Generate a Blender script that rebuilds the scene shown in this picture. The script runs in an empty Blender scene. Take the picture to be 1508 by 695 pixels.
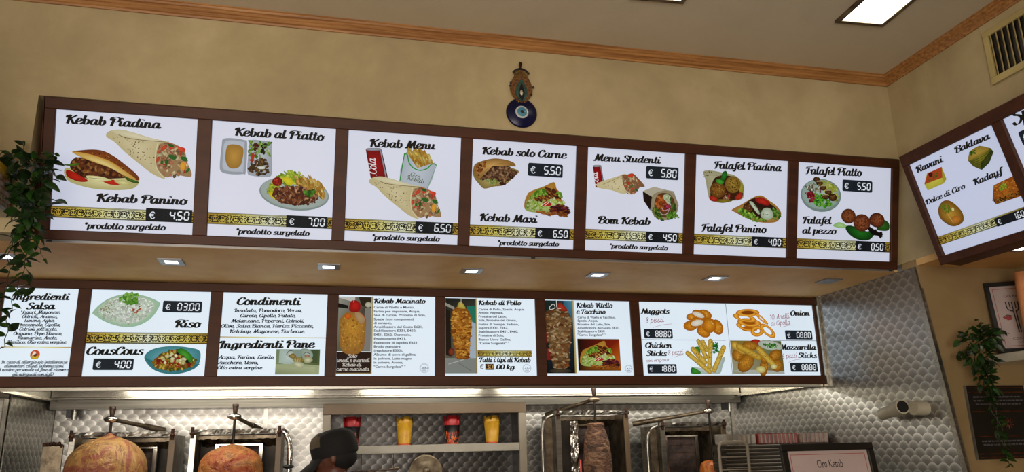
import bpy, math, random
from mathutils import Vector, Matrix, Euler
from math import sin, cos, pi, radians as RAD, sqrt

SC = bpy.context.scene
COL = SC.collection
random.seed(7)

# ------------------------------------------------------------------ camera
cam_data = bpy.data.cameras.new('camera')
cam_data.sensor_width = 36.0
cam_data.lens = 1128.4 / 1508.0 * 36.0
cam_data.clip_start = 0.05
cam = bpy.data.objects.new('camera', cam_data)
COL.objects.link(cam)
YAW, PIT, ROL = RAD(13.7923), RAD(15.4279), RAD(-1.3475)
_f = Vector((sin(YAW) * cos(PIT), cos(YAW) * cos(PIT), sin(PIT)))
_r0 = Vector((cos(YAW), -sin(YAW), 0)); _u0 = _r0.cross(_f)
_r = _r0 * cos(ROL) + _u0 * sin(ROL); _u = _u0 * cos(ROL) - _r0 * sin(ROL)
mw = Matrix.Identity(4)
for i in range(3):
    mw[i][0] = _r[i]; mw[i][1] = _u[i]; mw[i][2] = -_f[i]
mw[0][3], mw[1][3], mw[2][3] = 0.0, 0.0, 1.6
cam.matrix_world = mw
SC.camera = cam

# ------------------------------------------------------------------ world, exposure, big lights
w = bpy.data.worlds.new('world'); SC.world = w; w.use_nodes = True
bg = w.node_tree.nodes['Background']
bg.inputs[0].default_value = (0.75, 0.85, 1.0, 1); bg.inputs[1].default_value = 0.6
SC.view_settings.view_transform = 'Standard'
SC.view_settings.look = 'None'
SC.view_settings.exposure = 0.0
SC.view_settings.gamma = 1.0
SC.view_settings.use_curve_mapping = False

def area(name, loc, size, sizey, energy, color, direction):
    l = bpy.data.lights.new(name, 'AREA'); l.shape = 'RECTANGLE'
    l.size = size; l.size_y = sizey; l.energy = energy; l.color = color
    o = bpy.data.objects.new(name, l); COL.objects.link(o)
    o.location = loc
    o.rotation_euler = Vector(direction).to_track_quat('-Z', 'Y').to_euler()
    return o
# daylight through the shop window behind the customer
area('daylight', (-1.0, -2.35, 1.35), 2.8, 1.9, 172, (1.0, 0.90, 0.79), (-0.1, 1, 0.16))

# ------------------------------------------------------------------ helpers
def lin(c):
    if isinstance(c, str):
        c = c.lstrip('#'); c = tuple(int(c[i:i + 2], 16) / 255 for i in (0, 2, 4))
    return tuple((x / 12.92 if x <= .04045 else ((x + .055) / 1.055) ** 2.4) for x in c)

def tag(o, label=None, cat=None, group=None, kind=None):
    if label: o['label'] = label
    if cat: o['category'] = cat
    if group: o['group'] = group
    if kind: o['kind'] = kind
    return o

class MB:
    """collects geometry in world space; build() makes one mesh object"""
    def __init__(s): s.v = []; s.f = []; s.m = []; s.sm = []; s.mi = 0
    def face(s, pts, smooth=False):
        n = len(s.v); s.v += [tuple(p) for p in pts]; s.f.append(tuple(range(n, n + len(pts)))); s.m.append(s.mi); s.sm.append(smooth)
    def add(s, vs, fs, smooth=False):
        n = len(s.v); s.v += [tuple(p) for p in vs]
        for f in fs: s.f.append(tuple(i + n for i in f)); s.m.append(s.mi); s.sm.append(smooth)
    def box(s, x0, x1, y0, y1, z0, z1, M=None, bev=0):
        if bev:
            return s.bbox(x0, x1, y0, y1, z0, z1, bev, M)
        P = [(x0, y0, z0), (x1, y0, z0), (x1, y1, z0), (x0, y1, z0), (x0, y0, z1), (x1, y0, z1), (x1, y1, z1), (x0, y1, z1)]
        if M: P = [M @ Vector(p) for p in P]
        s.add(P, [(0, 3, 2, 1), (4, 5, 6, 7), (0, 1, 5, 4), (1, 2, 6, 5), (2, 3, 7, 6), (3, 0, 4, 7)])
        return s
    def bbox(s, x0, x1, y0, y1, z0, z1, b, M=None):
        # chamfered box
        P = []; idx = {}
        for sx in (0, 1):
            for sy in (0, 1):
                for sz in (0, 1):
                    X = (x0, x1)[sx]; Y = (y0, y1)[sy]; Z = (z0, z1)[sz]
                    dx, dy, dz = (b, -b)[sx], (b, -b)[sy], (b, -b)[sz]
                    for a, q in enumerate(((X, Y + dy, Z + dz), (X + dx, Y, Z + dz), (X + dx, Y + dy, Z))):
                        idx[(sx, sy, sz, a)] = len(P); P.append(q)
        F = []
        for a in range(3):
            o = [i for i in range(3) if i != a]
            for sd in (0, 1):
                q = []
                for (i, j) in ((0, 0), (1, 0), (1, 1), (0, 1)):
                    k = [0, 0, 0]; k[a] = sd; k[o[0]] = i; k[o[1]] = j; q.append(idx[(*k, a)])
                F.append(tuple(q))
        for a in range(3):
            o = [i for i in range(3) if i != a]
            for i in (0, 1):
                for j in (0, 1):
                    k0 = [0, 0, 0]; k0[o[0]] = i; k0[o[1]] = j; k1 = list(k0); k1[a] = 1
                    F.append((idx[(*k0, o[0])], idx[(*k1, o[0])], idx[(*k1, o[1])], idx[(*k0, o[1])]))
        for k in [(i, j, l) for i in (0, 1) for j in (0, 1) for l in (0, 1)]:
            F.append((idx[(*k, 0)], idx[(*k, 1)], idx[(*k, 2)]))
        if M: P = [M @ Vector(p) for p in P]
        s.add(P, F); s.rn = True
        return s
    def tube(s, pts, r, n=10, cap=True, smooth=True, sx=1.0):
        pts = [Vector(p) for p in pts]; R = r if isinstance(r, (list, tuple)) else [r] * len(pts)
        vs = []; fs = []; up = None
        for i, p in enumerate(pts):
            t = (pts[min(i + 1, len(pts) - 1)] - pts[max(i - 1, 0)]).normalized()
            if up is None:
                up = Vector((0, 0, 1)) if abs(t.z) < .9 else Vector((0, 1, 0))
            a = t.cross(up).normalized(); b = a.cross(t).normalized(); up = b
            for k in range(n):
                th = 2 * pi * k / n
                vs.append(p + a * cos(th) * R[i] * sx + b * sin(th) * R[i])
        for i in range(len(pts) - 1):
            for k in range(n):
                fs.append((i * n + k, i * n + (k + 1) % n, (i + 1) * n + (k + 1) % n, (i + 1) * n + k))
        s.add(vs, fs, smooth)
        if cap:
            s.add([vs[k] for k in range(n)], [tuple(range(n))[::-1]])
            s.add([vs[(len(pts) - 1) * n + k] for k in range(n)], [tuple(range(n))])
        return s
    def lathe(s, prof, n=24, loc=(0, 0, 0), M=None, smooth=True, fn=None):
        vs = []; fs = []
        for i, (r, z) in enumerate(prof):
            for k in range(n):
                th = 2 * pi * k / n; rr = r * (fn(th, z, i) if fn else 1)
                p = Vector((rr * cos(th), rr * sin(th), z))
                vs.append((M @ p) if M else p + Vector(loc))
        for i in range(len(prof) - 1):
            for k in range(n):
                fs.append((i * n + k, i * n + (k + 1) % n, (i + 1) * n + (k + 1) % n, (i + 1) * n + k))
        s.add(vs, fs, smooth)
        return s
    def ell(s, c, r, nu=16, nv=10, M=None):
        prof = [(max(1e-4, sin(pi * j / nv)), -cos(pi * j / nv)) for j in range(nv + 1)]
        T = Matrix.Translation(c) @ (M if M else Matrix.Identity(4)) @ Matrix.Diagonal((r[0], r[1], r[2], 1))
        return s.lathe(prof, nu, M=T)
    def build(s, name, mats, parent=None, origin=None):
        me = bpy.data.meshes.new(name)
        o0 = Vector(origin) if origin is not None else Vector(parent_origin(parent))
        vv = [(p[0] - o0[0], p[1] - o0[1], p[2] - o0[2]) for p in s.v]
        me.from_pydata(vv, [], s.f)
        mats = mats if isinstance(mats, (list, tuple)) else [mats]
        for m in mats: me.materials.append(m)
        me.polygons.foreach_set('material_index', s.m)
        me.polygons.foreach_set('use_smooth', s.sm)
        import bmesh
        bm = bmesh.new(); bm.from_mesh(me); bmesh.ops.recalc_face_normals(bm, faces=bm.faces) if len(s.f) < 4000 else None
        bm.to_mesh(me); bm.free()
        me.update()
        o = bpy.data.objects.new(name, me); COL.objects.link(o)
        if parent is not None: o.parent = parent
        if origin is not None: o.location = origin
        return o

def thing(name, loc, label, cat, group=None):
    o = bpy.data.objects.new(name, None); COL.objects.link(o); o.location = loc
    o.empty_display_size = 0.05
    o['_o'] = tuple(loc)
    return tag(o, label, cat, group)

def copy_tree(o, loc, label=None):
    c = o.copy(); COL.objects.link(c); c.location = loc
    if label: c['label'] = label
    for ch in list(o.children):
        d = ch.copy(); COL.objects.link(d); d.parent = c
        for g in list(ch.children):
            e = g.copy(); COL.objects.link(e); e.parent = d
    return c

def struct(o): o['kind'] = 'structure'; return o

# ------------------------------------------------------------------ node materials
class NT:
    def __init__(s, name):
        s.m = bpy.data.materials.new(name); s.m.use_nodes = True; s.t = s.m.node_tree
        s.p = s.t.nodes['Principled BSDF']
    def n(s, typ, **kw):
        x = s.t.nodes.new(typ)
        for k, v in kw.items(): setattr(x, k, v)
        return x
    def l(s, a, b): s.t.links.new(a, b)
    def math(s, op, a, b=None, c=None):
        x = s.t.nodes.new('ShaderNodeMath'); x.operation = op
        for i, q in enumerate((a, b, c)):
            if q is None: continue
            if isinstance(q, (int, float)): x.inputs[i].default_value = q
            else: s.l(q, x.inputs[i])
        return x.outputs[0]
    def coords(s, scale=(1, 1, 1)):
        tc = s.n('ShaderNodeTexCoord'); mp = s.n('ShaderNodeMapping'); mp.inputs['Scale'].default_value = scale
        s.l(tc.outputs['Object'], mp.inputs[0]); return mp.outputs[0]
    def noise(s, vec, scale, detail=4, rough=.55, dist=0):
        x = s.n('ShaderNodeTexNoise'); x.inputs['Scale'].default_value = scale; x.inputs['Detail'].default_value = detail
        x.inputs['Roughness'].default_value = rough; x.inputs['Distortion'].default_value = dist
        s.l(vec, x.inputs['Vector']); return x.outputs['Fac']
    def ramp(s, fac, stops):
        x = s.n('ShaderNodeValToRGB'); e = x.color_ramp.elements
        while len(e) < len(stops): e.new(.5)
        for el, (p, c) in zip(e, stops): el.position = p; el.color = (*lin(c), 1) if isinstance(c, str) else (*c, 1)
        s.l(fac, x.inputs[0]); return x.outputs[0]
    def bump(s, h, dist, strength=1.0):
        x = s.n('ShaderNodeBump'); x.inputs['Distance'].default_value = dist; x.inputs['Strength'].default_value = strength
        s.l(h, x.inputs['Height']); s.l(x.outputs[0], s.p.inputs['Normal'])
    def set(s, **kw):
        for k, v in kw.items(): s.p.inputs[k].default_value = v

MAT = {}
def noisy(name, c1, c2, rough=.6, metal=0, scale=8, stretch=(1, 1, 1), bump=0, bscale=60, detail=4, p=(.35, .65), spec=.5, coat=0, rvar=0):
    if name in MAT: return MAT[name]
    t = NT(name); v = t.coords(stretch); f = t.noise(v, scale, detail)
    t.l(t.ramp(f, [(p[0], c1), (p[1], c2)]), t.p.inputs['Base Color'])
    t.set(Roughness=rough, Metallic=metal); t.p.inputs['Specular IOR Level'].default_value = spec
    if coat: t.p.inputs['Coat Weight'].default_value = coat
    if bump: t.bump(t.noise(v, bscale, 3), bump)
    if rvar: t.l(t.math('MULTIPLY_ADD', t.noise(v, scale * 2.3, 3), rvar, rough - rvar / 2), t.p.inputs['Roughness'])
    MAT[name] = t.m; return t.m

def emit(name, col, strength, var=0.04):
    t = NT(name); v = t.coords(); f = t.noise(v, 3, 1)
    c = lin(col) if isinstance(col, str) else col
    t.l(t.ramp(f, [(.3, tuple(x * (1 - var) for x in c)), (.7, c)]), t.p.inputs['Emission Color'])
    t.set(Roughness=.5); t.p.inputs['Base Color'].default_value = (.2, .2, .2, 1); t.p.inputs['Specular IOR Level'].default_value = .2
    t.p.inputs['Emission Strength'].default_value = strength
    return t.m

def scales_steel(name, ax, s=.062, base=(.62, .60, .55), bumpd=.0013, rough=.33):
    """engine-turned stainless sheet: overlapping polished discs in half-offset rows"""
    t = NT(name); tc = t.n('ShaderNodeTexCoord'); sp = t.n('ShaderNodeSeparateXYZ'); t.l(tc.outputs['Object'], sp.inputs[0])
    M = t.math
    u = M('DIVIDE', sp.outputs[ax], s); v = M('DIVIDE', sp.outputs[2], s * .5)
    row = M('FLOOR', v); f = M('FRACT', v); R = .6
    d = []; 
    for j in (-1, 0, 1):
        k = M('ADD', row, float(j)); o = M('MULTIPLY', M('FLOORED_MODULO', k, 2.0), .5)
        du = M('SUBTRACT', M('FRACT', M('ADD', M('SUBTRACT', u, o), .5)), .5)
        dv = M('MULTIPLY', M('SUBTRACT', f, float(j)), .5)
        d.append((M('SQRT', M('ADD', M('MULTIPLY', du, du), M('MULTIPLY', dv, dv))), k))
    def mix(c, a, b): return M('ADD', M('MULTIPLY', c, a), M('MULTIPLY', M('SUBTRACT', 1.0, c), b))
    cA = M('LESS_THAN', d[0][0], R); cB = M('LESS_THAN', d[1][0], R)
    dist = M('MINIMUM', M('DIVIDE', mix(cA, d[0][0], mix(cB, d[1][0], d[2][0])), R), 1.0)
    d2 = M('MULTIPLY', dist, dist); h = M('SUBTRACT', 1.0, d2)
    rim = M('POWER', dist, 4.0)
    no = t.noise(t.coords(), 2.2, 3)
    val = M('ADD', M('MULTIPLY_ADD', rim, .55, .45), M('MULTIPLY_ADD', no, .3, -.15))
    mx = t.n('ShaderNodeVectorMath', operation='SCALE'); mx.inputs[0].default_value = base; t.l(val, mx.inputs['Scale'])
    t.l(mx.outputs[0], t.p.inputs['Base Color'])
    t.set(Metallic=.85, Roughness=rough)
    t.l(M('MULTIPLY_ADD', no, .2, rough - .1), t.p.inputs['Roughness'])
    t.bump(h, bumpd)
    MAT[name] = t.m; return t.m

def plaster(name, c1, c2, c3):
    t = NT(name); v = t.coords(); f = t.noise(v, 1.3, 6, .6, .6); g = t.noise(v, 5.5, 5, .6, .3)
    fac = t.math('ADD', t.math('MULTIPLY', f, .7), t.math('MULTIPLY', g, .3))
    t.l(t.ramp(fac, [(.36, c1), (.5, c2), (.62, c3)]), t.p.inputs['Base Color'])
    t.set(Roughness=.62); t.p.inputs['Specular IOR Level'].default_value = .35
    t.bump(t.noise(v, 90, 3), .0006)
    MAT[name] = t.m; return t.m

plaster('sponged_plaster', '#998a69', '#a89873', '#b5a580')
plaster('ceiling_paint', '#beb39e', '#c3b8a3', '#c7bca7')
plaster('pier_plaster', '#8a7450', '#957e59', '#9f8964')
plaster('soffit_stain', '#c39258', '#d6ac70', '#e2bd82')
noisy('brown_frame', '#3d2011', '#4a2816', .5, 0, 4, (1, 6, 6), .0002, 120, spec=.25)
noisy('cornice_wood', '#85572c', '#ad7c48', .35, 0, 6, (.5, 8, 14), .0002, 30, spec=.6)
noisy('aluminium', '#8b8c90', '#a3a4a6', .35, .8, 6, (1, 10, 10))
noisy('brushed_steel', '#8f8c84', '#aaa69c', .28, .9, 5, (.6, 14, 30), .0001, 90)
noisy('bright_steel', '#a9a59a', '#c2bdb0', .2, .95, 4, (.5, 10, 10))
noisy('dark_steel', '#1d1a17', '#39332c', .45, .7, 9, (1, 1, 1), .0005, 50)
noisy('greasy_steel', '#4b3f31', '#8d7f69', .4, .75, 14, (1, 1, 1), .0006, 70, rvar=.3)
noisy('grey_paint', '#8a8172', '#958c7c', .5, 0, 3)
noisy('beige_paint', '#5f4d38', '#6b5841', .5, 0, 3)
noisy('foil', '#8c8a86', '#e5e3dd', .22, 1, 30, (1, 1, 1), .004, 45)
noisy('burnt_foil', '#2a1a0f', '#8f7d60', .3, .8, 22, (1, 1, 1), .004, 55)
noisy('rusty_iron', '#1c1310', '#4d2a17', .6, .5, 30, bump=.0006)
noisy('wood_knob', '#23150d', '#45301f', .5, 0, 40)
noisy('black_plastic', '#070707', '#101010', .4, 0, 10)
noisy('white_pvc', '#a39d8b', '#b5af9c', .4, 0, 6)
noisy('black_void', '#030303', '#060505', .8, 0, 10)
noisy('floor_tile', '#b3a284', '#c4b496', .35, 0, 4)
noisy('counter_stone', '#3a3632', '#5a554f', .2, 0, 30)
noisy('cabinet_panel', '#5a3520', '#6b4129', .4, 0, 5, (8, 8, 1))
noisy('marble', '#a9a595', '#c5c2b4', .25, 0, 7)
noisy('blue_glass', '#04062a', '#070b3c', .3, 0, 6, spec=.3)
noisy('white_enamel', '#a9b5b8', '#bcc6c8', .2, 0, 6)
noisy('light_blue_enamel', '#3f7d98', '#4c8aa4', .2, 0, 6)
noisy('orange_bead', '#3a2210', '#84562a', .4, 0, 90)
noisy('gold_bead', '#5f4620', '#9a7740', .35, .4, 90)
noisy('teal_thread', '#17332e', '#2c5248', .6, 0, 80)
noisy('dark_bead', '#0b0708', '#1e1114', .3, 0, 60)
noisy('crystal', '#8d8a80', '#d8d2c2', .1, .3, 80)
noisy('salmon_paper', '#b8774c', '#cc8a5c', .6, 0, 12)
noisy('mosaic_grout', '#6a5847', '#7b6753', .7, 0, 20)
noisy('yellow_board', '#a88a1e', '#c2a42c', .5, 0, 8)
noisy('fridge_glass', '#27302f', '#3b4746', .08, .2, 3)
noisy('cap_cloth', '#050506', '#0a0a0b', .85, 0, 80, bump=.0004, bscale=300)
noisy('cap_reflection', '#4b4130', '#5b5040', .85, 0, 80)
noisy('skin', '#4a281c', '#633a2a', .5, 0, 14)
noisy('shirt_cloth', '#15151a', '#1c1c22', .85, 0, 50, bump=.0005, bscale=200)
noisy('trouser_cloth', '#1a1d26', '#222633', .9, 0, 50)
noisy('shoe_leather', '#0b0a0a', '#141212', .5, 0, 40)
noisy('rail_foil', '#5d5a54', '#98948a', .3, .9, 25, (1, 1, 1), .002, 60)
# ------------------------------------------------------------------ printed artwork
# script lettering: broad-nib strokes, 75 units tall capitals, 50 units x-height
_b = [(38, 40), (26, 50), (11, 38), (6, 18), (14, 1), (27, 5), (37, 22)]
GL = {
 'a': (54, [_b, [(41, 49), (38, 20), (42, 2), (50, 3), (58, 11)]]),
 'b': (48, [[(12, 78), (9, 40), (11, 10), (22, 0), (35, 10), (39, 28), (32, 45), (19, 44), (10, 32)]]),
 'c': (42, [[(36, 40), (27, 50), (12, 42), (5, 24), (12, 4), (26, 0), (43, 12)]]),
 'd': (55, [_b, [(46, 78), (40, 40), (38, 14), (43, 1), (52, 3), (60, 11)]]),
 'e': (43, [[(7, 22), (24, 26), (36, 36), (30, 50), (16, 48), (6, 28), (8, 8), (20, 0), (33, 3), (45, 13)]]),
 'f': (35, [[(42, 70), (35, 78), (26, 72), (20, 50), (17, 10), (13, -14), (5, -20), (-1, -12)], [(4, 45), (36, 46)]]),
 'g': (54, [_b, [(41, 49), (38, 10), (34, -12), (20, -22), (6, -16), (10, -4), (34, 4), (57, 12)]]),
 'h': (54, [[(12, 78), (9, 40), (8, 0)], [(9, 24), (20, 44), (33, 47), (37, 34), (36, 12), (42, 1), (55, 9)]]),
 'i': (27, [[(10, 46), (8, 14), (12, 1), (20, 2), (29, 10)], [(14, 68), (15, 74)]]),
 'j': (24, [[(11, 49), (9, -8), (0, -20), (-8, -14)], [(12, 66), (14, 71)]]),
 'k': (48, [[(12, 78), (9, 40), (8, 0)], [(10, 22), (26, 34), (36, 48)], [(20, 28), (29, 8), (38, 0), (49, 9)]]),
 'l': (27, [[(12, 78), (8, 34), (10, 5), (18, 1), (29, 10)]]),
 'm': (76, [[(8, 50), (8, 0)], [(8, 24), (19, 45), (30, 47), (33, 34), (32, 0)], [(32, 24), (43, 45), (54, 47), (58, 34), (57, 12), (63, 1), (77, 9)]]),
 'n': (53, [[(8, 50), (8, 0)], [(8, 24), (19, 45), (31, 47), (35, 34), (34, 12), (40, 1), (54, 9)]]),
 'o': (46, [[(23, 50), (9, 38), (6, 20), (14, 2), (26, 0), (38, 14), (37, 36), (23, 50), (20, 50)], [(37, 38), (48, 42)]]),
 'p': (48, [[(10, 52), (8, 10), (6, -22)], [(9, 30), (20, 46), (34, 45), (40, 28), (34, 6), (20, 0), (9, 12)]]),
 'q': (50, [_b, [(41, 49), (38, -22), (46, -14)]]),
 'r': (38, [[(8, 50), (8, 0)], [(8, 24), (18, 44), (29, 50), (37, 42)]]),
 's': (37, [[(33, 42), (23, 50), (11, 42), (15, 29), (29, 19), (28, 4), (14, -1), (3, 9)]]),
 't': (31, [[(15, 72), (10, 36), (10, 10), (18, 0), (33, 9)], [(0, 47), (29, 49)]]),
 'u': (54, [[(8, 50), (7, 16), (14, 1), (27, 6), (37, 26)], [(39, 50), (37, 16), (43, 1), (55, 9)]]),
 'v': (43, [[(6, 50), (10, 28), (15, 1), (27, 14), (37, 36), (33, 50), (44, 45)]]),
 'w': (62, [[(6, 50), (8, 16), (16, 1), (28, 16), (33, 48)], [(33, 48), (32, 14), (40, 1), (54, 20), (58, 50)]]),
 'x': (45, [[(3, 44), (14, 48), (24, 26), (34, 2), (46, 9)], [(41, 48), (24, 26), (5, 0)]]),
 'y': (54, [[(8, 50), (7, 16), (14, 1), (27, 6), (37, 26)], [(39, 50), (36, 0), (28, -20), (12, -18), (12, -6), (34, 4), (55, 12)]]),
 'z': (44, [[(5, 43), (18, 49), (37, 46)], [(37, 46), (7, 4)], [(7, 4), (22, 6), (34, 0), (46, 9)]]),
 'K': (60, [[(22, 76), (16, 40), (12, 0)], [(2, 52), (4, 68), (22, 77)], [(60, 76), (46, 64), (18, 38)], [(26, 44), (40, 20), (50, 0), (62, 9)]]),
 'P': (58, [[(24, 66), (18, 36), (13, 0)], [(3, 50), (6, 70), (30, 79), (54, 73), (58, 54), (44, 38), (20, 36)]]),
 'M': (84, [[(0, 6), (12, 2), (20, 36), (28, 76)], [(28, 76), (34, 36), (40, 4)], [(40, 4), (54, 50), (70, 76)], [(70, 76), (66, 22), (72, 1), (86, 9)]]),
 'C': (52, [[(50, 56), (44, 75), (26, 72), (9, 46), (8, 16), (24, 0), (42, 6), (55, 24)]]),
 'B': (58, [[(24, 66), (18, 36), (13, 2)], [(3, 50), (6, 70), (30, 79), (52, 73), (54, 54), (34, 41), (24, 40)], [(34, 41), (54, 34), (54, 12), (38, 0), (18, 1), (8, 10)]]),
 'S': (48, [[(47, 60), (38, 76), (19, 71), (15, 54), (35, 39), (44, 22), (32, 2), (14, -1), (3, 14)]]),
 'F': (50, [[(28, 66), (22, 30), (14, 4), (3, 0)], [(3, 54), (8, 70), (28, 73), (60, 77)], [(10, 38), (28, 42), (52, 40)], [(52, 48), (50, 32)]]),
 'D': (64, [[(22, 66), (16, 30), (13, 2)], [(2, 52), (8, 72), (36, 78), (58, 58), (57, 22), (38, 2), (12, 2)]]),
 'R': (62, [[(24, 66), (18, 36), (13, 0)], [(3, 50), (6, 70), (30, 79), (54, 73), (56, 54), (40, 41), (22, 38)], [(32, 40), (44, 14), (52, 0), (64, 9)]]),
 'I': (34, [[(28, 74), (20, 40), (15, 2), (4, 2)], [(3, 54), (8, 72), (28, 76)]]),
 'O': (58, [[(32, 77), (13, 60), (6, 32), (14, 6), (30, 0), (47, 16), (53, 44), (46, 68), (32, 77), (24, 74)]]),
 'V': (54, [[(0, 54), (8, 73), (20, 68), (23, 36), (27, 2)], [(27, 2), (44, 40), (55, 76)]]),
 'T': (52, [[(36, 72), (28, 36), (21, 0)], [(3, 52), (8, 70), (32, 74), (64, 78)]]),
 'N': (64, [[(0, 6), (11, 3), (18, 36), (25, 76)], [(25, 76), (38, 40), (50, 2)], [(50, 2), (56, 40), (66, 76)]]),
 'A': (62, [[(0, 4), (14, 6), (34, 48), (46, 76)], [(46, 76), (48, 30), (53, 1), (64, 9)], [(18, 30), (50, 32)]]),
 'L': (48, [[(38, 68), (30, 78), (21, 66), (20, 34), (11, 6)], [(3, 8), (14, 4), (36, 0), (52, 12)]]),
 'G': (56, [[(50, 58), (42, 76), (24, 70), (8, 44), (8, 14), (24, 0), (42, 6), (50, 32)], [(50, 34), (48, 0), (36, -14)]]),
 'H': (68, [[(22, 74), (14, 0)], [(2, 54), (5, 70), (22, 76)], [(16, 38), (54, 40)], [(60, 76), (52, 20), (56, 1), (68, 9)]]),
 'U': (64, [[(2, 58), (12, 76), (14, 40), (14, 10), (26, 0), (42, 14), (52, 50)], [(54, 76), (50, 16), (56, 1), (66, 9)]]),
 'E': (48, [[(46, 64), (36, 76), (20, 70), (18, 50), (32, 42)], [(32, 42), (12, 34), (8, 12), (24, 0), (46, 14)]]),
 'Y': (54, [[(4, 74), (12, 40), (24, 36), (46, 54)], [(54, 76), (46, 20), (34, -18), (14, -16)]]),
 'Z': (56, [[(8, 64), (28, 76), (54, 73)], [(54, 73), (8, 4)], [(8, 4), (30, 7), (56, 0)]]),
 '0': (50, [[(26, 76), (10, 60), (6, 36), (12, 6), (26, 0), (40, 14), (44, 44), (38, 68), (26, 76)]]),
 '1': (34, [[(6, 60), (22, 76), (20, 0)]]), '3': (48, [[(8, 66), (26, 76), (40, 62), (22, 42)], [(22, 42), (42, 26), (30, 2), (6, 6)]]),
 '6': (48, [[(38, 76), (14, 50), (8, 20), (22, 0), (38, 16), (28, 38), (10, 26)]]),
 '8': (46, [[(34, 66), (22, 76), (10, 62), (34, 22), (26, 2), (12, 4), (8, 20), (36, 58), (34, 66)]]),
 '.': (18, [[(7, 2), (9, 4)]]), ',': (18, [[(9, 5), (9, -2), (4, -12)]]), "'": (14, [[(8, 76), (6, 60)]]),
 '!': (22, [[(14, 76), (9, 22)], [(7, 2), (8, 4)]]), '/': (34, [[(30, 76), (4, -8)]]),
 '*': (30, [[(16, 78), (14, 52)], [(4, 70), (27, 60)], [(26, 72), (5, 58)]]),
 '€': (60, [[(54, 60), (42, 74), (22, 66), (14, 38), (22, 8), (40, 0), (54, 12)], [(4, 46), (44, 48)], [(2, 30), (42, 32)]]),
}

def catmull(p, sub):
    if len(p) < 3 or sub < 2: return [tuple(q) for q in p]
    o = []
    for i in range(len(p) - 1):
        a = p[max(i - 1, 0)]; b = p[i]; c = p[i + 1]; d = p[min(i + 2, len(p) - 1)]
        for k in range(sub):
            t = k / sub
            o.append(tuple(.5 * (2 * b[j] + (c[j] - a[j]) * t + (2 * a[j] - 5 * b[j] + 4 * c[j] - d[j]) * t * t + (3 * b[j] - a[j] - 3 * c[j] + d[j]) * t ** 3) for j in (0, 1)))
    o.append(tuple(p[-1])); return o

def strokes(txt, a, b, slant, sub):
    """quads of a text laid on y=0 in glyph units; nib half-axes a (wide) and b (thin)"""
    x = 0; Q = []
    for ch in txt:
        if ch == ' ': x += 24; continue
        adv, ss = GL.get(ch, GL['.'])
        for st in ss:
            p = catmull(st, sub)
            p = [(x + q[0] + slant * q[1], q[1]) for q in p]
            # tiny end extension
            for (i, j) in ((0, 1), (-1, -2)):
                dx, dy = p[i][0] - p[j][0], p[i][1] - p[j][1]; L = math.hypot(dx, dy) or 1
                p[i] = (p[i][0] + dx / L * 2.5, p[i][1] + dy / L * 2.5)
            L_ = []; R_ = []
            for i in range(len(p)):
                u = p[max(i - 1, 0)]; v = p[min(i + 1, len(p) - 1)]
                dx, dy = v[0] - u[0], v[1] - u[1]; L = math.hypot(dx, dy) or 1; nx, ny = -dy / L, dx / L
                h = math.hypot(a * nx, b * ny)
                L_.append((p[i][0] + nx * h, p[i][1] + ny * h)); R_.append((p[i][0] - nx * h, p[i][1] - ny * h))
            for i in range(len(p) - 1): Q.append((L_[i], R_[i], R_[i + 1], L_[i + 1]))
        x += adv
    return Q, x

_sans = {}
def sans_mesh(txt, bold=.022):
    key = (txt, bold)
    if key not in _sans:
        c = bpy.data.curves.new('t', 'FONT'); c.body = txt; c.size = 1; c.offset = bold; c.resolution_u = 2
        o = bpy.data.objects.new('t', c); COL.objects.link(o)
        dg = bpy.context.evaluated_depsgraph_get(); dg.update()
        me = bpy.data.meshes.new_from_object(o.evaluated_get(dg))
        vs = [(v.co.x, v.co.y) for v in me.vertices]; fs = [tuple(p.vertices) for p in me.polygons]
        bpy.data.objects.remove(o); bpy.data.curves.remove(c); bpy.data.meshes.remove(me)
        _sans[key] = (vs, fs)
    return _sans[key]

SEG = {'0': 'abcdef', '1': 'bc', '2': 'abged', '3': 'abgcd', '4': 'fgbc', '5': 'afgcd', '6': 'afgedc', '7': 'abcf'[:3], '8': 'abcdefg', '9': 'abcdfg'}

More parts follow.
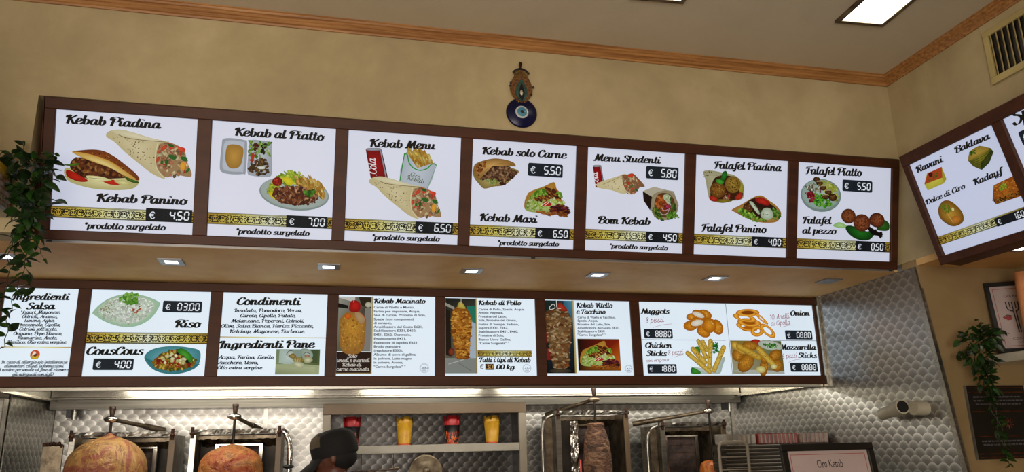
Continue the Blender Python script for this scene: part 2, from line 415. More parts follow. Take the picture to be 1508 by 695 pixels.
class Art:
    """a print: coloured shapes on a panel, in millimetres from its lower left corner"""
    def __init__(s, gain=1.0): s.v = []; s.f = []; s.c = []; s.z = 0; s.bx = (0, 0, 1, 1); s.gain = gain; s.rot = 0
    def box(s, x0, y0, x1, y1): s.bx = (x0, y0, x1 - x0, y1 - y0); return s
    def T(s, p): b = s.bx; return (b[0] + p[0] * b[2], b[1] + p[1] * b[3])
    def raw(s, pts, cols, faces):
        n = len(s.v); s.v += [(p[0], p[1], s.z) for p in pts]
        for f in faces: s.f.append(tuple(i + n for i in f)); s.c.append([cols[i] for i in f] if isinstance(cols, list) else [cols] * len(f))
    def up(s): s.z += .012
    def P(s, pts, c, c2=None, smooth=True, sub=4):
        p = [tuple(q) for q in pts]
        if smooth: p = catmull([p[-1]] + p + [p[0], p[1]], sub)[sub:-sub - 1]
        s.up(); q = [s.T(k) for k in p]; c = lin(c)
        if c2:
            cx = sum(k[0] for k in q) / len(q); cy = sum(k[1] for k in q) / len(q); n = len(q)
            s.raw(q + [(cx, cy)], [c] * n + [lin(c2)], [(i, (i + 1) % n, n) for i in range(n)])
        else: s.raw(q, c, [tuple(range(len(q)))])
    def R(s, pts, c): s.P(pts, c, smooth=False)
    def G(s, x0, y0, x1, y1, cs):
        """rectangle with four corner colours bl br tr tl"""
        s.up(); s.raw([s.T((x0, y0)), s.T((x1, y0)), s.T((x1, y1)), s.T((x0, y1))], [lin(c) for c in cs], [(0, 1, 2, 3)])
    def E(s, cx, cy, rx, ry, c, c2=None, rot=0, n=16):
        s.up(); C0 = s.T((cx, cy)); RX = rx * s.bx[2]; RY = ry * s.bx[3]; a = RAD(rot); q = []
        for k in range(n):
            t = 2 * pi * k / n; x, y = RX * cos(t), RY * sin(t)
            q.append((C0[0] + x * cos(a) - y * sin(a), C0[1] + x * sin(a) + y * cos(a)))
        if c2: s.raw(q + [C0], [lin(c)] * n + [lin(c2)], [(i, (i + 1) % n, n) for i in range(n)])
        else: s.raw(q, lin(c), [tuple(range(n))])
    def L(s, pts, wmm, c, sub=4):
        p = [s.T(k) for k in (catmull(pts, sub) if len(pts) > 2 else pts)]; s.up(); vs = []
        for i in range(len(p)):
            u = p[max(i - 1, 0)]; v = p[min(i + 1, len(p) - 1)]; dx, dy = v[0] - u[0], v[1] - u[1]; L = math.hypot(dx, dy) or 1
            h = wmm / 2; vs += [(p[i][0] - dy / L * h, p[i][1] + dx / L * h), (p[i][0] + dy / L * h, p[i][1] - dx / L * h)]
        s.raw(vs, lin(c), [(2 * i, 2 * i + 1, 2 * i + 3, 2 * i + 2) for i in range(len(p) - 1)])
    def S(s, region, n, r, cols, el=1.6, seed=1, ang=None):
        """scatter n irregular flecks, radius r mm, inside a polygon region (unit coords)"""
        rnd = random.Random(seed); reg = [s.T(p) for p in region]
        xs = [p[0] for p in reg]; ys = [p[1] for p in reg]; k = 0; tries = 0
        n = int(n * 1.5)
        while k < n and tries < n * 12:
            tries += 1; x = rnd.uniform(min(xs), max(xs)); y = rnd.uniform(min(ys), max(ys)); ins = False; j = len(reg) - 1
            for i in range(len(reg)):
                if (reg[i][1] > y) != (reg[j][1] > y) and x < (reg[j][0] - reg[i][0]) * (y - reg[i][1]) / (reg[j][1] - reg[i][1]) + reg[i][0]: ins = not ins
                j = i
            if not ins: continue
            k += 1; s.z += .004; a = RAD(ang + rnd.uniform(-20, 20)) if ang is not None else rnd.uniform(0, pi); rr = r * rnd.uniform(.55, 1.2); e = rnd.uniform(1, el); q = []
            c = lin(rnd.choice(cols)); g = rnd.uniform(.8, 1.2); c = tuple(min(1, v * g) for v in c); cd = tuple(v * .62 for v in c)
            m = 7
            for t in range(m):
                th = 2 * pi * t / m; ra = rr * rnd.uniform(.75, 1.15); X, Y = ra * e * cos(th), ra * sin(th) / sqrt(e)
                q.append((x + X * cos(a) - Y * sin(a), y + X * sin(a) + Y * cos(a)))
            s.raw(q + [(x, y)], [cd] * m + [c], [(i, (i + 1) % m, m) for i in range(m)])
    def text(s, txt, x0, y0, x1, y1, cap, c='#1b1812', a=8.2, b=2.6, slant=.14, sub=4, font='s'):
        s.up(); dx, dy = x1 - x0, y1 - y0; L = math.hypot(dx, dy); ux, uy = dx / L, dy / L
        if font == 'n':
            vs, fs = sans_mesh(txt); w_ = max(v[0] for v in vs); sx = L / w_; sy = cap / .72
            s.raw([(x0 + ux * v[0] * sx - uy * v[1] * sy, y0 + uy * v[0] * sx + ux * v[1] * sy) for v in vs], lin(c), fs)
        else:
            Q, w_ = strokes(txt, a, b, slant, sub); sx = L / w_; sy = cap / 76.0; vs = []; fs = []
            for q in Q:
                n = len(vs); fs.append((n, n + 1, n + 2, n + 3))
                for p in q: vs.append((x0 + ux * p[0] * sx - uy * p[1] * sy, y0 + uy * p[0] * sx + ux * p[1] * sy))
            s.raw(vs, lin(c), fs)
    def digits(s, txt, x0, y0, h, c='#e8eef6', ghost=None):
        w_ = h * .50; t = h * .155; x = x0
        def seg(x, k, c):
            sl = .06; hh = h / 2; g = t * .12
            A = {'a': (x + g, y0 + h, x + w_ - g, y0 + h), 'd': (x + g, y0, x + w_ - g, y0), 'g': (x + g, y0 + hh, x + w_ - g, y0 + hh),
                 'f': (x, y0 + hh + g, x, y0 + h - g), 'b': (x + w_, y0 + hh + g, x + w_, y0 + h - g), 'e': (x, y0 + g, x, y0 + hh - g), 'c': (x + w_, y0 + g, x + w_, y0 + hh - g)}[k]
            ax, ay, bx_, by = A; L = math.hypot(bx_ - ax, by - ay); ux, uy = (bx_ - ax) / L, (by - ay) / L; q = []
            for (l, n) in ((0, 0), (t / 2, t / 2), (L - t / 2, t / 2), (L, 0), (L - t / 2, -t / 2), (t / 2, -t / 2)):
                q.append((ax + ux * l - uy * n + sl * (ay + uy * l - y0), ay + uy * l + ux * n))
            s.raw(q, lin(c), [(0, 1, 2, 3, 4, 5)])
        s.up()
        for ch in txt:
            if ch == ' ':
                for k in 'abcdefg': seg(x, k, '#191c20')
                x += w_ + t * 1.9
            elif ch == '.':
                X = x - t * .62; s.raw([(X, y0 - t * .6), (X + t, y0 - t * .6), (X + t, y0 + t * .4), (X, y0 + t * .4)], lin(c), [(0, 1, 2, 3)])
                x += t * .5
            else:
                for k in SEG[ch]: seg(x, k, c)
                x += w_ + t * 1.9
        return x
    def build(s, name, F, u0, v0, mat, parent, lift=.0006):
        """F = (origin, u, v, n) of the panel plane; mm -> metres"""
        O, U, V, N = F; me = bpy.data.meshes.new(name); P0 = Vector(parent_origin(parent))
        vv = []
        for (x, y, z) in s.v:
            p = O + U * (u0 + x / 1000) + V * (v0 + y / 1000) + N * (lift + z / 1000) - P0
            vv.append(tuple(p))
        me.from_pydata(vv, [], s.f); me.materials.append(mat)
        ca = me.color_attributes.new('print', 'FLOAT_COLOR', 'CORNER'); buf = []
        for cs in s.c:
            g_ = 1.22 if name == 'food_picture' else 1.0
            for c in cs: buf += [c[0] ** g_ * s.gain, c[1] ** g_ * s.gain, c[2] ** g_ * s.gain, 1]
        ca.data.foreach_set('color', buf)
        o = bpy.data.objects.new(name, me); COL.objects.link(o); o.parent = parent
        return o

def parent_origin(p):
    while p is not None:
        if '_o' in p: return p['_o']
        p = p.parent
    return (0, 0, 0)

def print_mat(name, strength, base=.12):
    t = NT(name); a = t.n('ShaderNodeAttribute'); a.attribute_name = 'print'
    t.l(a.outputs['Color'], t.p.inputs['Emission Color']); t.p.inputs['Emission Strength'].default_value = strength
    mx = t.n('ShaderNodeVectorMath', operation='SCALE'); mx.inputs['Scale'].default_value = base
    no = t.math('MULTIPLY_ADD', t.noise(t.coords(), 4, 2), .1, base)
    t.l(no, mx.inputs['Scale']); t.l(a.outputs['Color'], mx.inputs[0]); t.l(mx.outputs[0], t.p.inputs['Base Color'])
    t.set(Roughness=.6); t.p.inputs['Specular IOR Level'].default_value = .12; MAT[name] = t.m; return t.m

# ---- pictures -------------------------------------------------------------
MEAT = ['#8a5638', '#6b3c26', '#a9734e', '#5a3120', '#b98a66']
SALAD = ['#7fa53a', '#5d8a2a', '#a8c45a', '#3f6b22']
def pic_wrapfill(A, reg, seed=3, n=70, r=7):
    A.S(reg, n, r, ['#c4ab8a', '#a5866a', '#d6c6a4', '#b87a58', '#dcc898', '#8a7458', '#c98a6a', '#8f6e55'], 1.8, seed)
    A.S(reg, n // 7, r * 1.1, ['#c8452f', '#d8623f', '#3f7a2f', '#d9a63c', '#d9cfa5'], 2, seed + 5)
def pic_wrap(A):
    A.S([(.55, .78), (.98, .6), (.99, .1), (.7, .02), (.55, .4)], 10, 8, ['#c9a76a'], 1.5, 8)
    A.P([(.56, .7), (.7, .79), (.88, .66), (.93, .4), (.99, .08), (.8, .1), (.7, .03), (.58, .2)], '#a58a66')
    A.P([(.7, .78), (.8, .72), (.9, .68), (.88, .58), (.74, .62)], '#c4432e', '#dd6a4a')
    pic_wrapfill(A, [(.55, .7), (.7, .79), (.86, .62), (.93, .38), (.95, .12), (.76, .04), (.62, .12)])
    A.P([(.7, .76), (.76, .74), (.77, .69), (.72, .7)], '#2f6a2c'); A.P([(.72, .52), (.8, .5), (.79, .42), (.73, .45)], '#3c6f2e')
    A.P([(.86, .5), (.93, .48), (.92, .4), (.87, .42)], '#3c6f2e'); A.P([(.86, .36), (.91, .36), (.9, .2), (.86, .22)], '#d79a36', '#e0b04a')
    A.P([(.0, .86), (.03, .94), (.13, .99), (.25, .97), (.45, .85), (.72, .8), (.62, .78), (.575, .5), (.59, .22), (.69, .0), (.55, .08), (.4, .27), (.22, .52), (.1, .72), (.02, .8)], '#c4b992', '#d3caa8')
    A.P([(.14, .88), (.3, .83), (.5, .78), (.7, .8), (.5, .86), (.25, .97), (.06, .97)], '#cdc6a6', '#dcd6ba')
    A.L([(.14, .88), (.22, .83), (.4, .8), (.68, .79)], 2.2, '#7d6e48'); A.L([(.585, .76), (.565, .5), (.59, .2), (.68, .01)], 3.2, '#d9cfac')
    A.S([(.04, .9), (.5, .75), (.56, .4), (.52, .15), (.2, .58)], 34, 2.2, ['#8a7246', '#73572f', '#a08a58'], 1.6, 11)
def pic_wrap5(A):
    A.P([(.0, .42), (.1, .55), (.45, .85), (.6, .95), (.7, .5), (.62, .1), (.5, .06), (.3, .18), (.04, .25)], '#c9bf98', '#d6cdab')
    A.P([(.5, .85), (.62, .93), (.74, 1.0), (.86, .78), (1.0, .44), (.86, .38), (.8, .1), (.64, .06), (.56, .4)], '#8e6a49')
    pic_wrapfill(A, [(.52, .85), (.72, .96), (.84, .75), (.9, .42), (.8, .12), (.64, .08)], 5, 60, 5)
    A.P([(.62, .88), (.74, .99), (.76, .9), (.68, .82)], '#cf4a30')
    A.L([(.12, .42), (.3, .6), (.5, .84)], 1.8, '#8a7a52'); A.L([(.51, .86), (.53, .5), (.6, .2), (.7, .04)], 2.6, '#d8cfae')
    A.S([(.04, .35), (.4, .6), (.5, .3), (.3, .2)], 14, 1.8, ['#8a7246'], 1.5, 3)
def pic_panino(A):
    A.P([(.03, .5), (.05, .2), (.25, .06), (.5, .0), (.8, .02), (.95, .1), (.99, .3), (.8, .4), (.4, .4)], '#b8b27c', '#ded9ae')
    A.P([(.04, .45), (.05, .28), (.2, .17), (.32, .2), (.2, .35)], '#9e2415', '#c3331d'); A.P([(.5, .24), (.6, .14), (.74, .15), (.66, .26)], '#b22c18', '#c83a22')
    A.P([(.3, .3), (.5, .34), (.63, .25), (.5, .2), (.36, .22)], '#b9b578', '#e2deb0'); A.P([(.66, .24), (.8, .26), (.9, .18), (.78, .13)], '#b5b070', '#dfdaa6')
    A.P([(.08, .5), (.1, .7), (.2, .78), (.4, .7), (.7, .5), (.88, .36), (.6, .28), (.36, .24), (.2, .34)], '#4e2a14', '#7d4824')
    A.S([(.08, .5), (.14, .76), (.4, .7), (.68, .5), (.84, .36), (.6, .3), (.36, .26), (.2, .36)], 60, 6.5, ['#7a421f', '#5b2f15', '#96602f', '#4a2712', '#8d5226', '#a87b45'], 1.7, 4)
    A.P([(.3, .33), (.5, .32), (.6, .25), (.45, .2), (.33, .24)], '#cfcb93', '#e8e4bb'); A.L([(.33, .28), (.45, .27), (.57, .27)], 1.6, '#7f6d33')
    A.P([(.0, .58), (.1, .6), (.2, .63), (.16, .56), (.04, .55)], '#3e5f1e', '#6a8a34')
    A.P([(.8, .38), (.9, .3), (.99, .24), (.96, .2), (.84, .26)], '#33551a', '#5d7d2c')
    A.P([(.1, .9), (.2, .95), (.36, .99), (.5, .97), (.64, .86), (.8, .66), (.94, .46), (1.0, .32), (.96, .28), (.84, .36), (.6, .56), (.38, .68), (.22, .78)], '#7a431c', '#a8692f')
    A.P([(.09, .9), (.22, .9), (.4, .84), (.6, .72), (.8, .5), (.96, .3), (.84, .34), (.62, .54), (.38, .68), (.22, .78)], '#c59a48', '#e3d795')
    A.P([(.26, .94), (.44, .95), (.6, .84), (.78, .62), (.7, .64), (.52, .8), (.34, .9)], '#7d421a', '#935425')
    A.S([(.3, .9), (.5, .93), (.7, .72), (.9, .44), (.7, .6), (.5, .78)], 26, 2.4, ['#c08a4c', '#5f2f12', '#a86a30'], 1.4, 6)
def pic_takeaway(A):
    A.P([(.04, .96), (.2, 1.0), (.44, .97), (.5, .88), (.5, .12), (.44, .04), (.2, .02), (.03, .08), (.0, .3), (.02, .8)], '#a3a9b0', '#b9bfc8')
    A.P([(.09, .9), (.42, .92), (.45, .8), (.45, .15), (.4, .1), (.08, .14), (.06, .5)], '#bcc2cc', '#c9cfda')
    A.P([(.1, .6), (.14, .8), (.3, .83), (.43, .74), (.42, .4), (.36, .22), (.2, .18), (.11, .35)], '#a5823f', '#c39c50')
    A.P([(.56, .96), (.74, .99), (.95, .95), (.98, .7), (1.0, .1), (.9, .0), (.62, .01), (.53, .1), (.53, .6)], '#a8aeb6', '#c0c6ce')
    A.S([(.55, .95), (.95, .95), (.95, .55), (.55, .5)], 55, 6.5, ['#6f9a35', '#8fb550', '#c2cfa6', '#4d7a26', '#a9bf78'], 2, 2)
    A.S([(.55, .6), (.64, .6), (.64, .4), (.55, .42)], 8, 6, ['#c2502c'], 1.8, 7)
    A.S([(.62, .9), (.72, .9), (.74, .6), (.62, .6)], 12, 5, ['#5c2a22', '#7a3a26'], 1.8, 3); A.S([(.78, .9), (.86, .9), (.86, .62), (.78, .62)], 10, 5, ['#2a1d2a', '#3a2430'], 1.8, 9)
    A.S([(.56, .15), (.58, .35), (.76, .5), (.94, .45), (.95, .15), (.86, .04), (.64, .06)], 75, 6, ['#6c5230', '#4d371f', '#8c6b42', '#7f6a3a', '#5e4a28'], 1.5, 5)
    A.P([(.72, .26), (.84, .28), (.86, .22), (.76, .2)], '#c9ccc4', '#e0e2da')
def pic_kebab_plate(A):
    A.E(.5, .42, .5, .42, '#8e9b97', '#b8c3c0', -4, 28); A.E(.5, .44, .485, .395, '#a7b2ae', '#bcc6c3', -4, 28)
    A.S([(.28, .85), (.4, .98), (.56, .95), (.6, .75), (.4, .6), (.2, .75)], 60, 8, ['#a9bf3f', '#8aa82f', '#c6d65e', '#6f9428'], 2, 1)
    A.S([(.12, .5), (.2, .75), (.3, .7), (.24, .3), (.16, .3)], 30, 8, ['#b6c23a', '#c9cf4a', '#93a82e'], 1.8, 2)
    A.P([(.14, .4), (.2, .42), (.26, .26), (.24, .24), (.16, .32)], '#c8b524', '#d9c83a')
    A.P([(.32, .8), (.4, .83), (.48, .7), (.42, .62), (.36, .68)], '#c9bd22', '#dcd43c')
    A.S([(.5, .7), (.62, .82), (.8, .78), (.93, .6), (.88, .36), (.78, .45), (.6, .58)], 95, 9, ['#d6b45e', '#c79a42', '#e2c982', '#b58a38'], 3.2, 3, 120)
    A.E(.25, .7, .075, .115, '#7d1c14', '#b03326', 10); A.S([(.2, .76), (.3, .76), (.3, .62), (.2, .62)], 10, 3.5, ['#d0583f', '#8d241a'], 1.3, 4)
    A.P([(.22, .5), (.4, .6), (.65, .56), (.84, .4), (.8, .26), (.64, .15), (.45, .14), (.28, .2), (.2, .36)], '#4a2416', '#7a472c')
    A.S([(.22, .5), (.4, .58), (.62, .56), (.83, .4), (.8, .26), (.64, .17), (.45, .16), (.28, .22), (.21, .38)], 150, 8, MEAT + ['#7d3f24', '#94603f', '#c39c77'], 2.2, 6)
    A.S([(.62, .5), (.72, .56), (.8, .48), (.74, .36), (.64, .4)], 26, 6.5, ['#3c6a22', '#548a2c', '#6fa53c'], 1.5, 8)
def pic_cola(A):
    A.P([(.0, .94), (.12, .98), (.6, 1.0), (.7, .94), (1.02, .04), (.95, .0), (.3, .0), (.26, .04)], '#7d1114', '#a51a1d', smooth=False)
    A.R([(.6, 1.0), (.68, .95), (1.0, .03), (.93, .0)], '#9a9ca4'); A.R([(.66, .97), (.7, .94), (1.03, .02), (.99, .0)], '#4a1013')
    A.P([(.0, .94), (.12, .99), (.6, 1.01), (.68, .95), (.4, .92), (.1, .91)], '#8c8f98', '#b0b3bb')
    b = A.bx; sc = b[3] / 128.0
    x0, y0 = b[0] + .52 * b[2], b[1] + .10 * b[3]
    A.text('a-Cola'[2:] if sc < .9 else '-Cola', x0, y0, x0 - 8 * sc, y0 + 72 * sc, 34 * sc, '#e3dfe2', 6, 2.4, .25)
def pic_fries(A):
    A.S([(.2, .98), (.6, .99), (.85, .75), (.7, .6), (.35, .6), (.2, .8)], 18, 12, ['#c9a64a'], 2.5, 1, 110)
    A.P([(.16, .9), (.3, .98), (.6, .98), (.86, .72), (.7, .5), (.45, .46), (.25, .62)], '#b8923c')
    A.S([(.18, .96), (.36, .99), (.66, .97), (.86, .76), (.8, .62), (.6, .5), (.4, .5), (.24, .7)], 60, 9, ['#d9bd62', '#c79f45', '#e6d28a', '#b98a35'], 3.6, 2, 115)
    A.P([(.12, .88), (.19, .86), (.24, .66), (.36, .52), (.55, .46), (.74, .52), (.88, .66), (.98, .64), (.74, -.1), (.0, .0)], '#b3bbc4', '#c6ced8', sub=2)
    A.L([(.11, .9), (.0, .05)], 4, '#2f9a35'); A.L([(.11, .88), (.19, .86), (.24, .66), (.36, .52), (.55, .46), (.74, .52), (.88, .66), (1.0, .63)], 4.5, '#2f9a35'); A.L([(1.0, .63), (.76, -.05)], 1.8, '#4aa04c')
    b = A.bx
    A.text('Ciro', b[0] + .28 * b[2], b[1] + .31 * b[3], b[0] + .55 * b[2], b[1] + .23 * b[3], 17, '#5a6a1c', 5, 2.4, .1)
    A.text('Kebab', b[0] + .2 * b[2], b[1] + .2 * b[3], b[0] + .66 * b[2], b[1] + .1 * b[3], 19, '#5a6a1c', 5, 2.4, .1)
def pic_meat_pita(A):
    A.P([(.0, .6), (.02, .35), (.12, .16), (.25, .0), (.45, .08), (.7, .16), (.9, .45), (1.0, .62), (.86, .72), (.5, .8), (.2, .75)], '#8d7a44', '#c8bd86')
    A.P([(.14, .3), (.3, .6), (.5, .88), (.72, .84), (.84, .68), (.96, .6), (.88, .42), (.7, .25), (.5, .26), (.3, .3)], '#46301f', '#6b4c33')
    A.S([(.14, .32), (.3, .6), (.5, .88), (.72, .84), (.84, .66), (.92, .56), (.8, .34), (.62, .27), (.4, .32), (.2, .27)], 130, 6.5, ['#8c6b4d', '#5f4330', '#ab8a68', '#43291b', '#9b7657', '#72503a'], 2.8, 3)
    A.P([(.0, .62), (.04, .78), (.2, .9), (.45, 1.0), (.7, .98), (.88, .9), (.92, .78), (.78, .86), (.58, .86), (.42, .76), (.24, .58), (.13, .28), (.03, .45)], '#8f6c3a', '#d0ab6c')
    A.S([(.03, .6), (.08, .75), (.25, .86), (.25, .7), (.12, .4)], 18, 5, ['#8a4c22', '#a9662f', '#6f3a18'], 1.6, 5)
    A.S([(.3, .3), (.5, .34), (.62, .2), (.45, .12), (.3, .2)], 22, 5, ['#a9b56a', '#c7cf8f', '#8a9a4a'], 1.6, 7); A.S([(.6, .24), (.76, .26), (.72, .16), (.62, .16)], 8, 5, ['#5a2c20'], 1.6, 4)
def pic_maxi(A):
    A.P([(.0, .35), (.06, .6), (.14, .7), (.42, .86), (.64, 1.0), (.7, .82), (.78, .7), (.82, .5), (.9, .4), (.6, .2), (.3, .1), (.04, .14)], '#a97f35', '#d0a856')
    A.P([(.03, .2), (.1, .4), (.3, .45), (.6, .42), (.88, .44), (.84, .3), (.5, .1), (.12, .1)], '#93a55c', '#c3cf8e')
    A.S([(.05, .25), (.1, .55), (.2, .4), (.5, .3), (.4, .12), (.1, .12)], 40, 6, ['#a9c05c', '#8aa843', '#cdd79a'], 1.8, 2)
    A.S([(.14, .52), (.3, .75), (.5, .78), (.5, .6), (.28, .5)], 55, 6, ['#7fa838', '#5f8f28', '#a6c85a'], 1.6, 3)
    A.S([(.5, .8), (.68, .78), (.82, .55), (.6, .5), (.24, .42), (.24, .5), (.5, .58)], 60, 7, ['#8a5426', '#6a3a18', '#b07a3e', '#5a2c14'], 3.2, 4, 150)
    A.S([(.7, .7), (.8, .72), (.82, .58), (.74, .6)], 14, 5.5, ['#7fa838', '#a6c85a'], 1.6, 6)
    A.S([(.5, .46), (.66, .5), (.9, .42), (.84, .34), (.6, .36)], 26, 6, ['#b9cc74', '#8fb04a', '#d8dfb0'], 1.8, 8)
    A.P([(.38, .28), (.44, .42), (.56, .4), (.6, .32), (.5, .28)], '#a02a1a', '#c83c28'); A.L([(.36, .28), (.5, .42)], 3, '#e6dcc8'); A.L([(.42, .26), (.54, .4)], 2.4, '#e6dcc8')
    A.S([(.55, .26), (.84, .36), (1.0, .2), (.98, .06), (.6, .1)], 70, 6.5, ['#5a1f26', '#7a3040', '#8a4a24', '#a8622c', '#4a1a1c'], 3, 5, 15)
    A.S([(.24, .12), (.5, .12), (.98, .12), (.96, .02), (.5, .04)], 34, 6.5, ['#9a5e2a', '#b87a38', '#7a421c'], 3, 7, 0)
def pic_maxi_photo(A):
    A.G(0, 0, 1, 1, ['#3a1a0c', '#d07a1c', '#8a2a10', '#15100e']); A.G(0, 0, 1, .16, ['#2c160a', '#8a5216', '#c07822', '#2c160a'])
    b = A.bx; A.bx = (b[0] + .04 * b[2], b[1] + .05 * b[3], .93 * b[2], .9 * b[3]); pic_maxi(A); A.bx = b
    for q in (((0, 0), (1, 0)), ((0, 1), (1, 1)), ((0, 0), (0, 1)), ((1, 0), (1, 1))): A.L(list(q), 2.4, '#6f5a2c')
def pic_bom(A):
    A.P([(.0, .85), (.3, 1.0), (.62, .93), (.85, .9), (1.0, .5), (.94, .3), (.5, .2), (.3, .2)], '#a49c84', '#c6bea6', smooth=False)
    A.R([(.0, .85), (.26, .7), (.22, .3), (.03, .58)], '#2b1b14'); A.R([(.0, .85), (.3, 1.0), (.6, .92), (.28, .7)], '#b8b2a0')
    A.P([(.26, .7), (.4, .84), (.62, .9), (.84, .82), (.97, .5), (.94, .25), (.7, .05), (.4, .1), (.25, .3)], '#9a8f74', '#c0b698')
    A.P([(.34, .6), (.42, .78), (.6, .84), (.8, .76), (.9, .5), (.84, .25), (.66, .12), (.42, .2), (.33, .4)], '#6a4a2a')
    A.S([(.36, .55), (.44, .76), (.6, .7), (.72, .5), (.62, .3), (.4, .35)], 55, 6.5, ['#b5622c', '#9a4e20', '#cf8444', '#8a3e18'], 1.6, 2)
    A.S([(.55, .76), (.66, .82), (.8, .72), (.76, .5), (.66, .56)], 26, 7, ['#c9cfae', '#aab98a', '#dfe2c8'], 1.6, 3)
    A.S([(.76, .7), (.9, .5), (.92, .3), (.8, .4)], 18, 6, ['#42602a', '#5f7f34'], 2, 4); A.S([(.28, .3), (.4, .1), (.6, .0), (.5, .2), (.34, .4)], 36, 6.5, ['#5f7f2e', '#42621f', '#8ca04e'], 2, 5)
    A.S([(.66, .22), (.9, .34), (1.0, .14), (.72, .08)], 36, 7, ['#5c8a30', '#406f22', '#7fa646'], 1.5, 6); A.S([(.58, .5), (.74, .5), (.84, .34), (.68, .34)], 14, 5.5, ['#b03a5a', '#8f2a46', '#c86a80'], 1.8, 7)
    A.L([(.48, .28), (.56, .2), (.68, .24), (.74, .4)], 3, '#c9a8b0'); A.L([(.52, .4), (.6, .32), (.7, .36)], 2.6, '#c9a8b0')
def pic_falafel(A, cx, cy, rx, ry, c='#6b4a1e', c2='#a07a38', n=40, seed=1, fl=('#8a6426', '#5a3c14', '#b89048')):
    A.E(cx, cy, rx, ry, c, c2, 0, 20)
    A.S([(cx + rx * .8 * cos(t * .785), cy + ry * .8 * sin(t * .785)) for t in range(8)], n, max(1.2, rx * A.bx[2] * .07), list(fl), 1.3, seed)
def pic_falafel_wrap(A):
    A.P([(.0, .95), (.2, 1.0), (.5, .95), (.75, .9), (.95, .7), (1.0, .4), (.95, .15), (.7, .08), (.5, .0), (.2, .05), (.12, .3), (.06, .7)], '#a5a284', '#c2c1a6')
    A.P([(.2, .5), (.3, .8), (.55, .88), (.8, .8), (.95, .5), (.95, .2), (.7, .1), (.4, .03), (.2, .12)], '#4a2a16')
    A.P([(.68, .8), (.84, .78), (1.0, .52), (.92, .3), (.86, .5)], '#8f8a34', '#b3a948'); A.P([(.17, .2), (.2, .05), (.36, .04), (.34, .18)], '#8f2416', '#c2452e'); A.P([(.78, .2), (.84, .12), (.96, .2), (.92, .38)], '#962818', '#bd4630')
    A.S([(.5, .3), (.65, .35), (.7, .15), (.5, .1)], 14, 5, ['#d5c3a4', '#b06a4a', '#a84a34'], 1.5, 2); A.P([(.38, .1), (.6, .12), (.72, .08), (.5, .0), (.38, .02)], '#6f6220', '#94862e')
    pic_falafel(A, .36, .4, .19, .25, '#6a451a', '#9a7032', 60, 3); pic_falafel(A, .72, .6, .19, .27, '#80652a', '#ad9442', 60, 4)
    A.P([(.42, .72), (.46, .95), (.54, 1.02), (.58, .9), (.5, .7)], '#1d5a1f', '#3c8a34'); A.P([(.3, .68), (.38, .75), (.5, .66), (.42, .58)], '#3f8a34', '#5aa844')
    A.L([(.0, .8), (.2, .86), (.4, .84)], 1.5, '#8a8460'); A.S([(.02, .93), (.2, .98), (.2, .85), (.05, .82)], 8, 3, ['#7a6a40', '#5f5230'], 2, 8)
def pic_falafel_pita(A):
    A.P([(.0, .44), (.2, .66), (.45, .95), (.6, 1.0), (.75, .84), (.9, .66), (1.0, .4), (.93, .12), (.75, .04), (.5, .06), (.25, .2), (.08, .35)], '#a37a3c', '#cdb273')
    A.P([(.2, .42), (.34, .8), (.55, .93), (.74, .76), (.9, .55), (.9, .3), (.6, .15), (.35, .25)], '#3a2418')
    A.P([(.46, .86), (.58, .95), (.76, .78), (.72, .66), (.54, .72)], '#8f2018', '#c23a2a'); pic_falafel(A, .32, .52, .1, .2, '#4a2c18', '#74492a', 26, 4)
    A.S([(.08, .42), (.2, .5), (.4, .34), (.6, .2), (.7, .1), (.5, .05), (.25, .22)], 70, 6.5, ['#6f9a35', '#8fb54a', '#a9c95e', '#4d7a26'], 1.5, 3)
    A.S([(.76, .2), (.84, .6), (.94, .5), (1.0, .3), (.9, .16)], 36, 6.5, ['#42702a', '#5f8f34', '#86a850'], 1.5, 5)
    A.P([(.34, .76), (.42, .74), (.56, .4), (.52, .34), (.4, .6)], '#a9b39a', '#d0d8c6'); A.P([(.58, .4), (.66, .56), (.78, .54), (.84, .3), (.74, .14), (.6, .22)], '#a4b09a', '#cdd6c6'); A.S([(.38, .7), (.7, .5), (.76, .24), (.56, .35)], 14, 2.4, ['#4d7a3a'], 1.3, 9)
def pic_falafel_plate(A):
    A.E(.5, .47, .5, .49, '#7f918c', '#a9bbb4', 0, 28); A.E(.49, .5, .46, .44, '#97aaa2', '#b3c4bb', 0, 28)
    A.S([(.5, .9), (.7, .88), (.9, .66), (.94, .4), (.84, .3), (.6, .6), (.44, .8)], 80, 7, ['#b5bb56', '#a5ad44', '#c6cb74'], 1.6, 2)
    A.S([(.12, .7), (.3, .85), (.44, .7), (.5, .56), (.2, .55)], 50, 5.5, ['#b6bda4', '#8f9a78', '#6f7f4f', '#d0d2c4', '#7a4a54'], 1.8, 3); A.S([(.1, .55), (.34, .52), (.36, .34), (.24, .24)], 46, 6, ['#9a2838', '#b5404e', '#7f1c2c'], 1.4, 4)
    A.S([(.34, .5), (.56, .5), (.78, .2), (.6, .12), (.3, .2)], 80, 6.5, ['#4d9a2a', '#3a7a1f', '#6fb83c', '#88c44e'], 1.5, 5)
    for i, (x, y) in enumerate(((.38, .93), (.45, .83), (.54, .7), (.67, .58), (.6, .44), (.78, .43))):
        pic_falafel(A, x, y, .085 + .02 * (i == 5), .085 + .03 * (i == 5), '#332012', '#6b4a2a', 16, i)
        if i in (1, 2, 3, 4): A.P([(x - .08, y + .03), (x, y + .08), (x + .08, y + .05), (x, y + .045)], '#b0a184')
